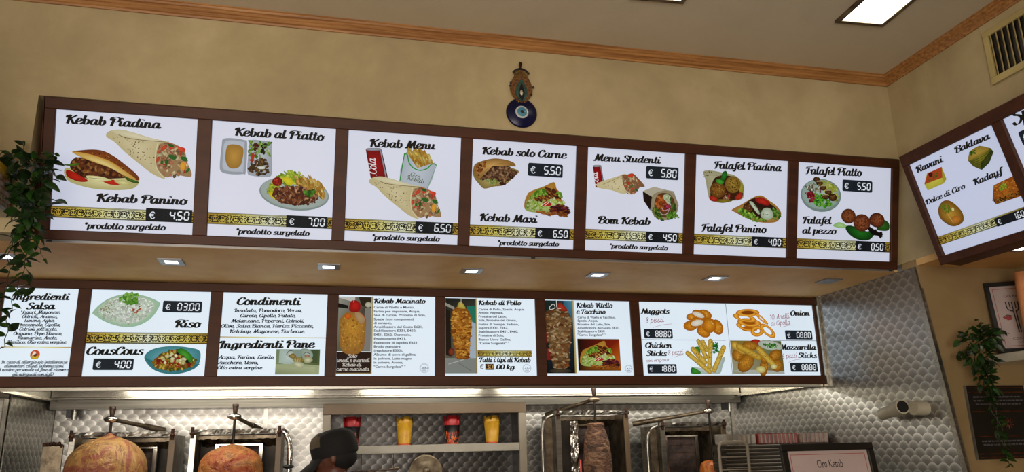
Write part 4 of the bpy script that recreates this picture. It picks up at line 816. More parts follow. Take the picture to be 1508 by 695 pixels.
ART = {
 'P1': ((0.038, 0.544, 0.038, 0.493), [
  ('b', 'band', 0, 46.7, 506, 91.1),
  ('b', 'price', 332.3, 47.6, 501.2, 98.2, '4.50'),
  ('s', 'Kebab Piadina', 33.8, 408.1, 368.5, 411.9, 32.3),
  ('s', 'Kebab Panino', 155.3, 114.4, 477.8, 117.9, 30.7),
  ('s', '*prodotto surgelato', 116.1, 8.9, 405.2, 14.9, 22.4),
  ('b', 'panino', 35.8, 161.4, 303.1, 315.2),
  ('b', 'wrap', 176.5, 216.4, 494.9, 398.9),
 ]),
 'P2': ((0.598, 1.077, 0.038, 0.491), [
  ('b', 'band', 0, 46.6, 479, 93.1),
  ('b', 'price', 298.2, 47.3, 459.8, 95.1, '7.00'),
  ('s', 'Kebab al Piatto', 85.6, 404.4, 430.6, 408, 31.4),
  ('s', '*prodotto surgelato', 105.5, 12, 390.8, 15.1, 21.1),
  ('b', 'takeaway', 34.9, 245.7, 234.2, 393.4),
  ('b', 'kebab_plate', 188.8, 115.9, 463.1, 277.3),
 ]),
 'P3': ((1.129, 1.6, 0.038, 0.488), [
  ('b', 'band', 0, 42.5, 471, 93),
  ('b', 'price', 290, 44.7, 449.3, 93.4, '6.50'),
  ('s', 'Kebab Menu', 87.6, 395.2, 359.1, 401.7, 32.5),
  ('s', '*prodotto surgelato', 110.4, 9.3, 393.4, 12.6, 21.6),
  ('b', 'cola', 72.1, 263, 166.7, 391),
  ('b', 'fries', 216.1, 237.7, 370, 393.1),
  ('b', 'wrap', 90.7, 103.6, 400.8, 275.4),
 ]),
 'P4': ((1.651, 2.118, 0.038, 0.489), [
  ('b', 'band', 0, 41.7, 467, 90.7),
  ('b', 'price', 290.8, 42.6, 449, 89.7, '6.50'),
  ('b', 'price2', 248.7, 314.5, 407.2, 371.7, '5.50'),
  ('s', 'Kebab solo Carne', 42.4, 395.8, 420.1, 401, 30.4),
  ('s', 'Kebab Maxi', 42.8, 107.5, 295.5, 110.4, 31.7),
  ('s', '*prodotto surgelato', 122.2, 6.9, 399.1, 12, 19.7),
  ('b', 'meat_pita', 7.1, 247.5, 209, 380.8),
  ('b', 'maxi', 238, 142.7, 443.1, 293.3),
 ]),
 'P5': ((2.17, 2.641, 0.038, 0.491), [
  ('b', 'band', 0, 46.5, 471, 94.9),
  ('b', 'price', 290.4, 47.3, 449.9, 94.5, '4.50'),
  ('b', 'price2', 281.5, 335, 441.2, 392, '5.80'),
  ('s', 'Menu Studenti', 30.2, 399.3, 348.8, 406.6, 29.9),
  ('s', 'Bom Kebab', 57.5, 120.7, 307.5, 124.6, 31.4),
  ('s', '*prodotto surgelato', 115, 13, 396.9, 13.8, 19.6),
  ('b', 'cola', 28.4, 280.4, 85.6, 381.2),
  ('b', 'wrap5', 49.3, 254.6, 278.7, 353.6),
  ('b', 'bom', 268.8, 143, 447.1, 299.2),
 ]),
 'P6': ((2.694, 3.173, 0.039, 0.494), [
  ('b', 'band', 0, 43.6, 479, 93.2),
  ('b', 'price', 298, 46.1, 460.2, 92.2, '4.00'),
  ('s', 'Falafel Piadina', 94, 399.2, 440.9, 406.9, 34),
  ('s', 'Falafel Panino', 38.5, 106.1, 369.6, 112.2, 33.7),
  ('b', 'falafel_wrap', 41.9, 242.1, 253.1, 389.1),
  ('b', 'falafel_pita', 191.7, 154.7, 450, 285.9),
 ]),
 'P7': ((3.225, 3.744, 0.038, 0.497), [
  ('b', 'band', 0, 44.8, 519, 94.9),
  ('b', 'price', 326, 45, 491.4, 93, '0.50'),
  ('b', 'price2', 245.9, 333, 413.1, 388.8, '5.50'),
  ('s', 'Falafel Piatto', 42.7, 403.5, 349.6, 410.6, 35.4),
  ('s', 'Falafel', 31.6, 165.6, 187.3, 170, 33.6),
  ('s', 'al pezzo', 30.8, 118.6, 214.5, 122.8, 30.2),
  ('b', 'falafel_plate', 21.4, 229.3, 242, 391.7),
  ('b', 'falafel_balls', 199.9, 98.7, 512.1, 248.5),
 ]),
 'R1': ((0.032, 0.487, 0.037, 0.462), [
  ('s', 'Ravani', 25, 377.7, 174.5, 373.9, 26.6),
  ('s', 'Baklava', 248.7, 383.2, 420, 378.6, 25),
  ('s', 'Kadayf', 275.5, 230.8, 414.7, 232.4, 24.8),
  ('s', 'Dolce di Ciro', 8.8, 231.4, 228.6, 234.8, 20.6),
  ('b', 'ravani', 36.3, 288.7, 155, 363.5),
  ('b', 'baklava', 287.7, 277.8, 411.2, 371.6),
  ('b', 'dolce', 46.4, 101.6, 169.2, 219.5),
  ('b', 'kadayf', 326.6, 124.8, 460.1, 209.6),
  ('b', 'band', 0, 47.1, 455, 84.4),
  ('b', 'price', 299.8, 44, 440.4, 79.3, '1.60'),
 ]),
 'L1': ((0.595, 0.893, 0.048, 0.436), [
  ('s', 'Ingredienti', 29.4, 337.7, 260.5, 342.7, 28.6),
  ('s', 'Salsa', 93, 297.7, 205.9, 299.8, 28.5),
  ('s', 'Yogurt, Mayonese,', 73.9, 276.3, 234.1, 279.1, 14.2),
  ('s', 'Cetrioli, Ananas,', 81.7, 257.8, 224.3, 260.1, 14.2),
  ('s', 'Limone, Aglio,', 91.9, 240, 215.1, 241.9, 14.1),
  ('s', 'Prezzemolo, Cipolla,', 68.2, 220.4, 241, 222.7, 14.1),
  ('s', "Cetrioli sott'aceto,", 77.3, 201.3, 229.9, 203.1, 14),
  ('s', 'Origano, Pepe Bianco,', 57, 181.1, 252.5, 183.2, 14),
  ('s', 'Rosmarino, Aneto,', 75.8, 162.9, 234.6, 164.4, 14),
  ('s', 'Basilico, Olio extra vergine', 39.2, 143.5, 272.4, 145.5, 13.9),
  ('s', 'In caso di allergie e/o intolleranze', 27.2, 55.7, 287.8, 56.3, 13.7),
  ('s', 'alimentari chiedi informazioni', 40.6, 38.4, 275.2, 38.7, 13.7),
  ('s', 'il nostro personale al fine di ricevere', 20.2, 22.7, 296.5, 22.7, 13.6),
  ('s', 'gli adeguati consigli!', 77.5, 4, 239, 3.8, 13.6),
  ('b', 'goldline', 15.4, 126.8, 292.5, 130.5),
  ('b', 'chef', 133.8, 75.6, 173.3, 116.5),
 ]),
 'L2': ((0.947, 1.46, 0.049, 0.436), [
  ('b', 'rice', 12.8, 222.1, 291.7, 376.4),
  ('b', 'price2', 306.1, 292.9, 477, 347.1, '03.00'),
  ('s', 'Riso', 364.8, 222.8, 475.5, 224.3, 34.3),
  ('b', 'band', 0, 146.4, 513, 197.4),
  ('s', 'CousCous', 6.4, 95.7, 241.9, 96.8, 34.2),
  ('b', 'price2', 40.7, 26.6, 207.7, 78.4, '4.00'),
  ('b', 'couscous', 249.1, 8.7, 484.6, 136.3),
 ]),
 'L3': ((1.515, 1.996, 0.053, 0.438), [
  ('s', 'Condimenti', 61.7, 330.6, 353.2, 335.2, 34.2),
  ('s', 'Insalata, Pomodoro, Verza,', 53.7, 295, 364.4, 300.6, 16.4),
  ('s', 'Carote, Cipolle, Patate,', 81.2, 270.7, 335.8, 274.8, 16.3),
  ('s', 'Melanzane, Peperoni, Cetrioli,', 43.1, 246, 376.4, 250.9, 16.2),
  ('s', 'Olive, Salsa Bianca, Harisa Piccante,', -0.6, 220.1, 420.9, 225.7, 16.1),
  ('s', 'Ketchup, Mayonese, Barbecue', 40.6, 195.5, 378.8, 199.4, 16.1),
  ('b', 'goldline', -0.3, 175.6, 481.8, 179.5),
  ('s', 'Ingredienti Pane', -1.9, 123.4, 427.8, 129.7, 34.4),
  ('s', 'Acqua, Farina, Lievito,', -1.9, 75.3, 249.4, 76.2, 15.8),
  ('s', 'Zucchero, Uova,', -1.8, 50.1, 178.3, 50.5, 15.7),
  ('s', 'Olio extra vergine', -1.8, 26.3, 196.3, 26.4, 15.7),
  ('b', 'baker', 255.8, 3.4, 456.7, 121.3),
 ]),
 'L4': ((2.05, 2.525, 0.057, 0.44), [
  ('b', 'doner_raw', -1.5, 109.1, 160.3, 376.9),
  ('b', 'darkbox', 0.4, 6.8, 163.9, 105.9),
  ('b', 'vgold', 161.7, 1.7, 168.7, 380.2),
  ('w', 'Solo', 50.4, 78.5, 95.4, 78.7, 17.1),
  ('w', 'unedi e martedi', 1.5, 58.2, 156.3, 58.6, 17),
  ('w', 'Kebab di', 28.3, 37.5, 117.3, 37.6, 17),
  ('w', 'carne macinata', 1.9, 16.2, 155.5, 16.2, 16.9),
  ('s', 'Kebab Macinato', 170.5, 347.3, 424.4, 351.8, 22.5),
  ('n', 'Carne di Vitello e Manzo,', 169.9, 321.5, 370.4, 325.3, 11.9),
  ('n', 'Farina per impanare, Acqua,', 170.4, 301.1, 399.6, 305.2, 11.8),
  ('n', 'Sale di cucina, Proteina di Soia,', 170.9, 282, 428.2, 286.3, 11.8),
  ('n', 'Spezie (con componenti', 171.3, 262.4, 367.1, 265.4, 11.8),
  ('n', 'di senape),', 171.8, 243.4, 259.9, 244.7, 11.7),
  ('n', 'Amplificatore del Gusto E621,', 172.3, 223.9, 413.5, 227, 11.7),
  ('n', 'Stabilizzatore E331, E450,', 172.8, 205.1, 380.8, 207.5, 11.7),
  ('n', 'E451, E262, Destrosio,', 173.3, 185, 355, 186.9, 11.7),
  ('n', 'Emulsionante E471,', 173.8, 166.3, 332.4, 167.8, 11.6),
  ('n', 'Esaltatore di sapidità E621,', 174.3, 146.3, 391.9, 148.1, 11.6),
  ('n', 'Brodo granulare', 174.7, 127.6, 303.9, 128.6, 11.6),
  ('n', '(regolatore E330),', 175.2, 107.8, 315.8, 108.6, 11.5),
  ('n', 'Albume di uovo di gallina', 175.7, 89.2, 379.5, 90.2, 11.5),
  ('n', 'in polvere, Latte magro', 176.2, 70.1, 359.6, 70.8, 11.5),
  ('n', 'in polvere, Aroma,', 176.6, 51, 318.6, 51.4, 11.4),
  ('n', '"Carne Surgelata" *', 177.2, 30.1, 331.8, 30.3, 11.4),
  ('b', 'seal', 400.9, 6.6, 445.7, 51.6),
 ]),
 'L5': ((2.575, 3.046, 0.061, 0.442), [
  ('b', 'doner_chicken', 2.3, -0.2, 157.5, 377.3),
  ('b', 'vgold', 157.5, -0.3, 164.7, 379.2),
  ('s', 'Kebab di Pollo', 172.3, 345.1, 394.7, 348.9, 22.4),
  ('n', 'Carne di Pollo, Spezie, Acqua,', 172, 316.9, 414.3, 321.4, 11.8),
  ('n', 'Amido Vegetale,', 171.8, 299.2, 301.3, 301.5, 11.8),
  ('n', 'Proteine del Latte,', 171.6, 279.6, 317.7, 282, 11.7),
  ('n', 'Sale, Proteine del Grano,', 171.4, 261.4, 370.9, 264.4, 11.7),
  ('n', 'Farina di Senape, Sedano,', 171.2, 240.7, 381.9, 243.6, 11.7),
  ('n', 'Sapore E331, E262,', 171, 221.9, 325.8, 223.8, 11.6),
  ('n', 'Stabilizzatore E451, E460,', 170.8, 202.5, 377.5, 204.9, 11.6),
  ('n', 'Proteine di Soia,', 170.5, 183.2, 301.6, 184.6, 11.6),
  ('n', 'Bianco Uovo Gallina,', 170.3, 163.3, 339.8, 164.8, 11.6),
  ('n', '"Carne Surgelata" *', 170.1, 144.7, 329.4, 146, 11.5),
  ('b', 'band', 165.7, 83.5, 447, 114.3),
  ('s', 'Tutti i tipi di Kebab', 171.7, 55.7, 438.3, 55.2, 22.8),
  ('s', '€', 175.2, 21.7, 194, 21.7, 22.7),
  ('b', 'thirty', 204.5, 16.7, 246.8, 47),
  ('s', '.00 kg', 251.2, 19.8, 354.9, 19.9, 22.8),
  ('b', 'seal', 397.4, 3.4, 441.4, 45.5),
 ]),
 'L6': ((3.099, 3.572, 0.059, 0.441), [
  ('b', 'doner_veal', -6.2, 2, 151.1, 379.4),
  ('b', 'vgold', 148.4, 1.9, 161.8, 381.2),
  ('s', 'Kebab Vitello', 173, 343.5, 374, 346.7, 24.8),
  ('s', 'e Tacchino', 171.5, 310.4, 332.7, 312.5, 23.4),
  ('n', 'Carne di Vitello e Tacchino,', 176.4, 286.5, 388.4, 289.9, 11.6),
  ('n', 'Spezie, Acqua,', 175.6, 269.1, 289.3, 270.8, 11.6),
  ('n', 'Proteine del Latte, Sale,', 174.7, 249.8, 358.6, 252.3, 11.6),
  ('n', 'Amplificatore del Gusto E621,', 173.7, 230.5, 406.9, 233.5, 11.6),
  ('n', 'Stabilizzatore E450', 172.9, 212.5, 323.6, 214.3, 11.5),
  ('n', '"Carne Surgelata" *', 172, 194, 329.3, 195.7, 11.5),
  ('b', 'maxi_photo', 171.3, 15.6, 401.6, 178.6),
  ('b', 'seal', 425.5, 4.9, 466.5, 44.2),
 ]),
 'L7': ((3.624, 4.685, 0.054, 0.439), [
  ('b', 'hline', -13.2, 183.6, 498.3, 185.5),
  ('b', 'hline', 512.9, 186, 1061.7, 188.1),
  ('b', 'vline', 517.9, 0, 520.3, 385),
  ('s', 'Nuggets', 10.3, 322.5, 173.7, 324.7, 26.8),
  ('r', '8 pezzi', 33.6, 273.5, 139.2, 279.5, 27.9),
  ('b', 'swoosh', 76.5, 249.5, 188.9, 270.5),
  ('b', 'price2', 20.6, 190.5, 185.2, 240.9, '88.80'),
  ('b', 'nuggets', 255.3, 199.4, 484.4, 349.7),
  ('s', 'Chicken', 20.5, 140.5, 173.3, 140.9, 27.4),
  ('s', 'Sticks', 24, 98.4, 140, 98.3, 26),
  ('r', '8 pezzi', 148.4, 102.1, 237.2, 107.5, 24.9),
  ('b', 'swoosh', 181.8, 89.9, 239.6, 103.6),
  ('r', 'con origano', 19.5, 64.5, 150.6, 71, 16),
  ('b', 'price2', 26.9, 5.6, 193, 54.2, '18.80'),
  ('b', 'chicken_sticks', 246.1, 4.9, 502.5, 183.7),
  ('b', 'onion_rings', 565.6, 201.2, 813.1, 361.2),
  ('r', '10 Anelli', 779.8, 301.7, 905.1, 313, 27.3),
  ('r', 'di Cipolla', 783.5, 268.2, 904.3, 277.1, 27.2),
  ('b', 'swoosh', 851, 260.3, 923.2, 274.7),
  ('s', 'Onion', 912.6, 326.9, 1035.3, 328.9, 27.6),
  ('b', 'price2', 866.8, 193.2, 1037.5, 243.3, '08.80'),
  ('b', 'mozz_photo', 521.1, 2.1, 832.9, 183),
  ('s', 'Mozzarella', 821.9, 135, 1047.3, 135.7, 28.2),
  ('s', 'Sticks', 929.6, 92, 1047.4, 91.8, 26.8),
  ('r', '6 pezzi', 827.4, 86.7, 923.3, 92.7, 26.6),
  ('b', 'swoosh', 865.3, 66, 940.7, 82.8),
  ('b', 'price2', 874.7, 13.7, 1045.3, 64, '88.88'),
 ]),
}
# ================================================================== SETTING
XR = 2.714; ZC = 3.372; ZS = 2.388
def wallbox(name, m, *b, dec=None):
    mb = MB(); mb.box(*b); return struct(mb.build(name, MAT[m]))
wallbox('floor', 'floor_tile', -2.6, 4.0, -2.6, 5.0, -.1, 0)
wallbox('ceiling', 'ceiling_paint', -2.6, 4.0, -2.6, 3.3, ZC, ZC + .1)
# back wall above the light boxes, and its piece beside them on the left
mb = MB(); mb.box(-2.6, XR, 3.0, 3.12, 2.93, ZC); mb.box(-2.6, -1.10, 3.0, 3.13, ZS, 2.93)
struct(mb.build('wall_back', MAT['sponged_plaster']))
mb = MB(); mb.box(-2.6, XR, 3.13, 4.9, ZS, ZS + .05); struct(mb.build('soffit', MAT['soffit_stain']))
# right wall: upper bulkhead in front, pier wall of the niche under it, kitchen side behind
mb = MB(); mb.box(XR, XR + .55, -2.6, 3.9, 2.42, ZC); struct(mb.build('wall_right', MAT['sponged_plaster']))
mb = MB(); mb.box(XR, XR + .56, -2.6, 3.0, 2.39, 2.42); struct(mb.build('niche_soffit', MAT['soffit_stain']))
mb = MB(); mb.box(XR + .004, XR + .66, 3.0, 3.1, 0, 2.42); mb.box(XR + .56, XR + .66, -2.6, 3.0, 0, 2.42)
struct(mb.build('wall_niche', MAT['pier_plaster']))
wallbox('wall_bulkhead', 'sponged_plaster', -2.6, XR, 3.24, 3.3, ZS + .05, ZC)
wallbox('wall_left', 'sponged_plaster', -2.6, -2.5, -2.6, 4.9, 0, ZC)
mb = MB(); mb.box(-2.6, 4.0, -2.6, -2.5, 0, .4); mb.box(-2.6, 4.0, -2.6, -2.5, 2.5, ZC); mb.box(-2.6, -2.45, -2.6, -2.5, .4, 2.5); mb.box(.65, 4.0, -2.6, -2.5, .4, 2.5)
struct(mb.build('wall_front', MAT['sponged_plaster']))
wallbox('wall_kitchen_back', 'grey_paint', -2.5, 2.9, 4.86, 4.95, 0, 2.388)
wallbox('wall_kitchen_right', 'grey_paint', XR + .012, XR + .1, 3.1, 4.9, 0, 2.388)
wallbox('wall_kitchen_left', 'grey_paint', -1.58, -1.47, 4.2, 4.86, 0, 2.388)

# cornices: moulded wooden strip between wall and ceiling
prof = [(0, -.052), (.006, -.052), (.008, -.044), (.014, -.040), (.015, -.030), (.020, -.027), (.021, -.017), (.028, -.014), (.030, -.006), (.034, -.004), (.034, 0), (0, 0)]
def cornice(name, a, b, inward, miter_a, miter_b):
    """a, b along the wall; inward = unit vector off the wall"""
    a = Vector(a); b = Vector(b); d = (b - a).normalized(); I = Vector(inward); mb = MB(); vs = []
    for (p, m) in ((a, miter_a), (b, -miter_b)):
        for (x, z) in prof: vs.append(p + I * x + d * (x * m) + Vector((0, 0, z)))
    n = len(prof); mb.add(vs, [(i, (i + 1) % n, n + (i + 1) % n, n + i) for i in range(n)] + [tuple(range(n)), tuple(range(n, 2 * n))[::-1]])
    return struct(mb.build(name, MAT['cornice_wood']))
cornice('trim_1', (-2.5, 2.999, ZC), (XR, 2.999, ZC), (0, -1, 0), 0, 1)
cornice('trim_2', (XR - .001, 3.0, ZC), (XR - .001, -2.4, ZC), (-1, 0, 0), 1, 0)

# engine-turned steel sheets
st_y = scales_steel('scales_side_wall', 1, .066, (.58, .57, .54), .0013); st_x = scales_steel('scales_back_wall', 0, .062)
def sheet(name, pts, th, m, trim=None):
    mb = MB(); n = len(pts); P0 = [Vector(p) for p in pts]; P1 = [p + Vector(th) for p in P0]
    mb.add(P0 + P1, [tuple(range(n)), tuple(range(n, 2 * n))[::-1]] + [(i, (i + 1) % n, n + (i + 1) % n, n + i) for i in range(n)])
    return mb.build(name, m)
o = sheet('steel_sheet_right', [(XR - .004, 3.012, 2.386), (XR - .004, 4.85, 2.386), (XR - .004, 4.85, .9), (XR - .004, 2.84, .9)], (.012, 0, 0), st_y); struct(o)
mb = MB(); e0, e1 = Vector((XR - .005, 3.012, 2.386)), Vector((XR - .005, 2.84, .9)); dd = (e1 - e0)
mb.add([e0 + Vector((-.001, 0, 0)), e0 + Vector((-.001, .028, 0)), e1 + Vector((-.001, .028, 0)), e1 + Vector((-.001, 0, 0)),
        e0 + Vector((.02, 0, 0)), e0 + Vector((.02, .028, 0)), e1 + Vector((.02, .028, 0)), e1 + Vector((.02, 0, 0))],
       [(0, 1, 2, 3), (4, 7, 6, 5), (0, 3, 7, 4), (1, 5, 6, 2), (0, 4, 5, 1), (3, 2, 6, 7)])
struct(mb.build('steel_edge_trim', MAT['brushed_steel']))
seams = [-1.455, -.33, 1.0, 2.708]
for i in range(3):
    struct(sheet('steel_sheet_back', [(seams[i] + .002, 4.852, 1.9), (seams[i + 1] - .002, 4.852, 1.9), (seams[i + 1] - .002, 4.852, .9), (seams[i] + .002, 4.852, .9)], (0, .006, 0), st_x))
for x in seams[1:3]:
    mb = MB(); mb.box(x - .012, x + .012, 4.846, 4.852, .9, 1.86); struct(mb.build('steel_cover_strip', MAT['brushed_steel']))
struct(sheet('steel_sheet_left', [(-1.455, 4.2, 1.9), (-1.455, 4.85, 1.9), (-1.455, 4.85, .9), (-1.455, 4.2, .9)], (-.006, 0, 0), scales_steel('scales_left_wall', 1, .062, (.40, .38, .33))))
mb = MB(); mb.box(2.69, 2.709, 4.83, 4.846, .9, 1.86); struct(mb.build('steel_corner_strip', MAT['brushed_steel']))

# ================================================================== HOOD
hood = thing('extractor_hood', (.6, 4.4, 1.86), 'long stainless steel extractor hood on the kitchen wall behind the lower menu board', 'hood')
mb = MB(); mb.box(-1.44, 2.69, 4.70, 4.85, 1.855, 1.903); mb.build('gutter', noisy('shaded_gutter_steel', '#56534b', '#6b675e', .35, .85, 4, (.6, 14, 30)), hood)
mb = MB(); mb.bbox(-1.44, 2.69, 4.68, 4.70, 1.902, 1.917, .003); mb.build('rim_rail', MAT['bright_steel'], hood)
mb = MB(); mb.add([(-1.44, 4.69, 1.915), (2.69, 4.69, 1.915), (2.69, 4.685, 2.36), (-1.44, 4.685, 2.36), (-1.44, 4.70, 1.915), (2.69, 4.70, 1.915), (2.69, 4.70, 2.37), (-1.44, 4.70, 2.37)], [(0, 1, 2, 3), (4, 7, 6, 5), (0, 4, 5, 1), (2, 6, 7, 3), (1, 5, 6, 2), (0, 3, 7, 4)])
mb.build('back_plate', MAT['bright_steel'], hood)
for x0, x1 in ((-1.45, -1.438), (2.688, 2.70)):
    mb = MB(); mb.box(x0, x1, 3.86, 4.68, 1.90, 2.36); mb.build('side_plate', MAT['brushed_steel'], hood)
    s = 1 if x0 < 0 else -1; a = x1 if s > 0 else x0
    mb = MB(); mb.box(min(a, a + s * .03), max(a, a + s * .03), 3.86, 4.68, 1.893, 1.905); mb.build('side_rail', MAT['bright_steel'], hood)
lampm = emit('fluorescent_glow', (1.0, .95, .84), 26)
for (x0, x1) in ((-1.15, -.1), (.25, 1.0), (1.15, 2.5)):
    f = thing('tube_lamp', ((x0 + x1) / 2, 4.22, 1.99), {-1.15: 'left fluorescent tube under the extractor hood above the two large meat spits', .25: 'middle fluorescent tube under the extractor hood above the cup shelf', 1.15: 'right fluorescent tube under the extractor hood above the slim meat spit'}[x0], 'lamp', 'tubes under the hood')
    mb = MB(); mb.tube([(x0, 4.22, 1.99), (x1, 4.22, 1.99)], .018, 12); mb.build('tube', lampm, f)
    mb = MB(); mb.box(x0 - .03, x1 + .03, 4.18, 4.26, 2.015, 2.04); mb.box(x0 - .03, x0 - .005, 4.2, 4.24, 1.97, 2.02); mb.box(x1 + .005, x1 + .03, 4.2, 4.24, 1.97, 2.02)
    mb.build('fitting', MAT['grey_paint'], f)
for x, lab in ((-1.34, 'small black clip with steel stub under the hood at the left kitchen corner'), (2.62, 'small black clip with steel stub under the hood at the right kitchen corner')):
    c = thing('hood_clip', (x, 4.76, 1.83), lab, 'clip')
    mb = MB(); mb.box(x - .028, x - .005, 4.74, 4.79, 1.812, 1.857); mb.build('bracket', MAT['black_plastic'], c)
    mb = MB(); mb.tube([(x + .012, 4.75, 1.857), (x + .012, 4.75, 1.80)], .014, 10); mb.build('stub', MAT['brushed_steel'], c)

# ================================================================== LIGHT BOXES
t14 = RAD(14)
F_UP = (Vector((-1.075, 3.1315, 2.400)), Vector((1, 0, 0)), Vector((0, -sin(t14), cos(t14))), Vector((0, -cos(t14), -sin(t14))))
F_LO = (Vector((-2.0, 3.8, 1.90)), Vector((1, 0, 0)), Vector((0, 0, 1)), Vector((0, -1, 0)))
F_RI = (Vector((2.617, 2.745, 2.330)), Vector((0, -1, 0)), Vector((-sin(t14), 0, cos(t14))), Vector((-cos(t14), 0, -sin(t14))))
print_mat('backlit_print', 1.0)
WUP, WLO, WRI = lin('#b9bfd2'), lin('#cfdfec'), lin('#adb6d0')
acr_up = emit('backlit_acrylic_upper', WUP, 1.0, .05); acr_lo = emit('backlit_acrylic_lower', WLO, 1.0, .05); acr_ri = emit('backlit_acrylic_right', WRI, 1.0, .05)

def fbox(mb, F, u0, u1, v0, v1, d0, d1, b=0):
    """box in panel frame; d along the normal"""
    O, U, V, N = F; M = Matrix.Identity(4)
    for i in range(3): M[i][0] = U[i]; M[i][1] = V[i]; M[i][2] = N[i]; M[i][3] = O[i]
    (mb.bbox(u0, u1, v0, v1, d0, d1, b, M) if b else mb.box(u0, u1, v0, v1, d0, d1, M))

PL = {'P1': 'backlit panel lettered Kebab Piadina and Kebab Panino with a sandwich and a wrap', 'P2': 'backlit panel lettered Kebab al Piatto with a takeaway box and a full plate',
 'P3': 'backlit panel lettered Kebab Menu with a red can, fries and a wrap', 'P4': 'backlit panel lettered Kebab solo Carne and Kebab Maxi', 'P5': 'backlit panel lettered Menu Studenti and Bom Kebab',
 'P6': 'backlit panel lettered Falafel Piadina and Falafel Panino', 'P7': 'backlit panel lettered Falafel Piatto and Falafel al pezzo', 'R1': 'backlit panel of four sweets lettered Ravani, Baklava, Kadayf and Dolce di Ciro',
 'L1': 'backlit panel lettered Ingredienti Salsa with a small round emblem', 'L2': 'backlit panel lettered Riso and CousCous with two bowls', 'L3': 'backlit panel lettered Condimenti and Ingredienti Pane with a dough photo',
 'L4': 'backlit panel lettered Kebab Macinato with a smooth orange meat cone', 'L5': 'backlit panel lettered Kebab di Pollo with a chicken cone', 'L6': 'backlit panel lettered Kebab Vitello e Tacchino with a layered cone',
 'L7': 'backlit double panel of Nuggets, Chicken Sticks, Onion rings and Mozzarella Sticks'}
def lightbox(t, F, U1, V1, keys, acr, gain, depth, rects=None, lo=0.0):
    rr = rects or [ART[k][0] for k in keys]
    # frame: rails and mullions around the glass
    vb = min(r[2] for r in rr); vt = max(r[3] for r in rr); us = [lo] + [x for r in rr for x in (r[0], r[1])] + [U1]
    fr = MB(); fbox(fr, F, lo, U1, 0, vb, -.02, .012, .0025); fbox(fr, F, lo, U1, vt, V1, -.02, .012, .0025)
    for i in range(0, len(us), 2):
        if us[i + 1] > us[i] + .002: fbox(fr, F, us[i], us[i + 1], vb - .001, vt + .001, -.02, .0115, .002)
    fr.build('frame', MAT['brown_frame'], t)
    bk = MB(); fbox(bk, F, lo, U1, 0, V1, -depth, -.02); bk.build('casing', MAT['brown_frame'], t)
    for k, r in zip(keys, rr):
        mb = MB(); fbox(mb, F, r[0] - .001, r[1] + .001, vb - .001, vt + .001, -.019, -.002)
        p = mb.build('menu_panel', acr, t)
        if k in PL: p['label'] = PL[k]
        if k in ART:
            for n, a in draw_panel(ART[k][1], gain):
                if a.f: a.build(n, F, r[0], r[2], MAT['backlit_print'], p, lift=-.0014)

ub = thing('menu_lightbox', (.82, 3.1, 2.4), 'long upper brown menu light box with seven panels under the round blue ornament', 'menu board')
lightbox(ub, F_UP, 3.783, .541, ['P1', 'P2', 'P3', 'P4', 'P5', 'P6', 'P7'], acr_up, .80, .10)
mb = MB(); mb.box(-1.06, 2.69, 3.125, 3.165, 2.3885, 2.402)
mb.build('bottom_profile', MAT['aluminium'], ub)
for x in (-1.045, .85, 2.66):
    mb = MB(); mb.box(x, x + .018, 3.122, 3.128, 2.389, 2.395); mb.build('screw', MAT['black_plastic'], ub)
mb = MB(); mb.add([(-1.077, 2.99, 2.925), (-1.077, 3.12, 2.925), (-1.115, 3.16, 2.405), (-1.077, 3.125, 2.40), (-1.079, 2.99, 2.925), (-1.079, 3.12, 2.925), (-1.117, 3.16, 2.405), (-1.079, 3.125, 2.40)],
       [(0, 1, 2, 3), (4, 7, 6, 5), (0, 4, 5, 1), (1, 5, 6, 2), (2, 6, 7, 3), (3, 7, 4, 0)]); mb.build('end_cheek', MAT['brown_frame'], ub)

lb = thing('menu_lightbox', (.7, 3.85, 1.9), 'lower brown menu light box with seven panels hanging above the meat grills', 'menu board')
lightbox(lb, F_LO, 4.688 + .045, .482, ['L1', 'L2', 'L3', 'L4', 'L5', 'L6', 'L7'], acr_lo, .86, .06, lo=.30)
mb = MB(); mb.box(2.695, 2.709, 3.765, 3.80, 1.885, 2.385); struct(mb.build('board_end_profile', MAT['bright_steel']))
mb = MB(); mb.box(-1.7, 2.69, 3.80, 3.86, 1.888, 1.899); mb.build('bottom_profile', MAT['brushed_steel'], lb)

rb = thing('menu_lightbox', (2.6, 2.0, 2.33), 'brown menu light box of sweets on the right wall', 'menu board')
lightbox(rb, F_RI, 1.35, .494 + .02, ['R1', 'R2', 'R3'], acr_ri, .78, .01, rects=[ART['R1'][0], (.534, .99, .037, .462), (1.03, 1.31, .037, .462)])
for o in rb.children:
    if o.name.startswith('menu_panel') and 'label' not in o.keys(): o['label'] = 'backlit panel at the right end with little or no lettering in view'
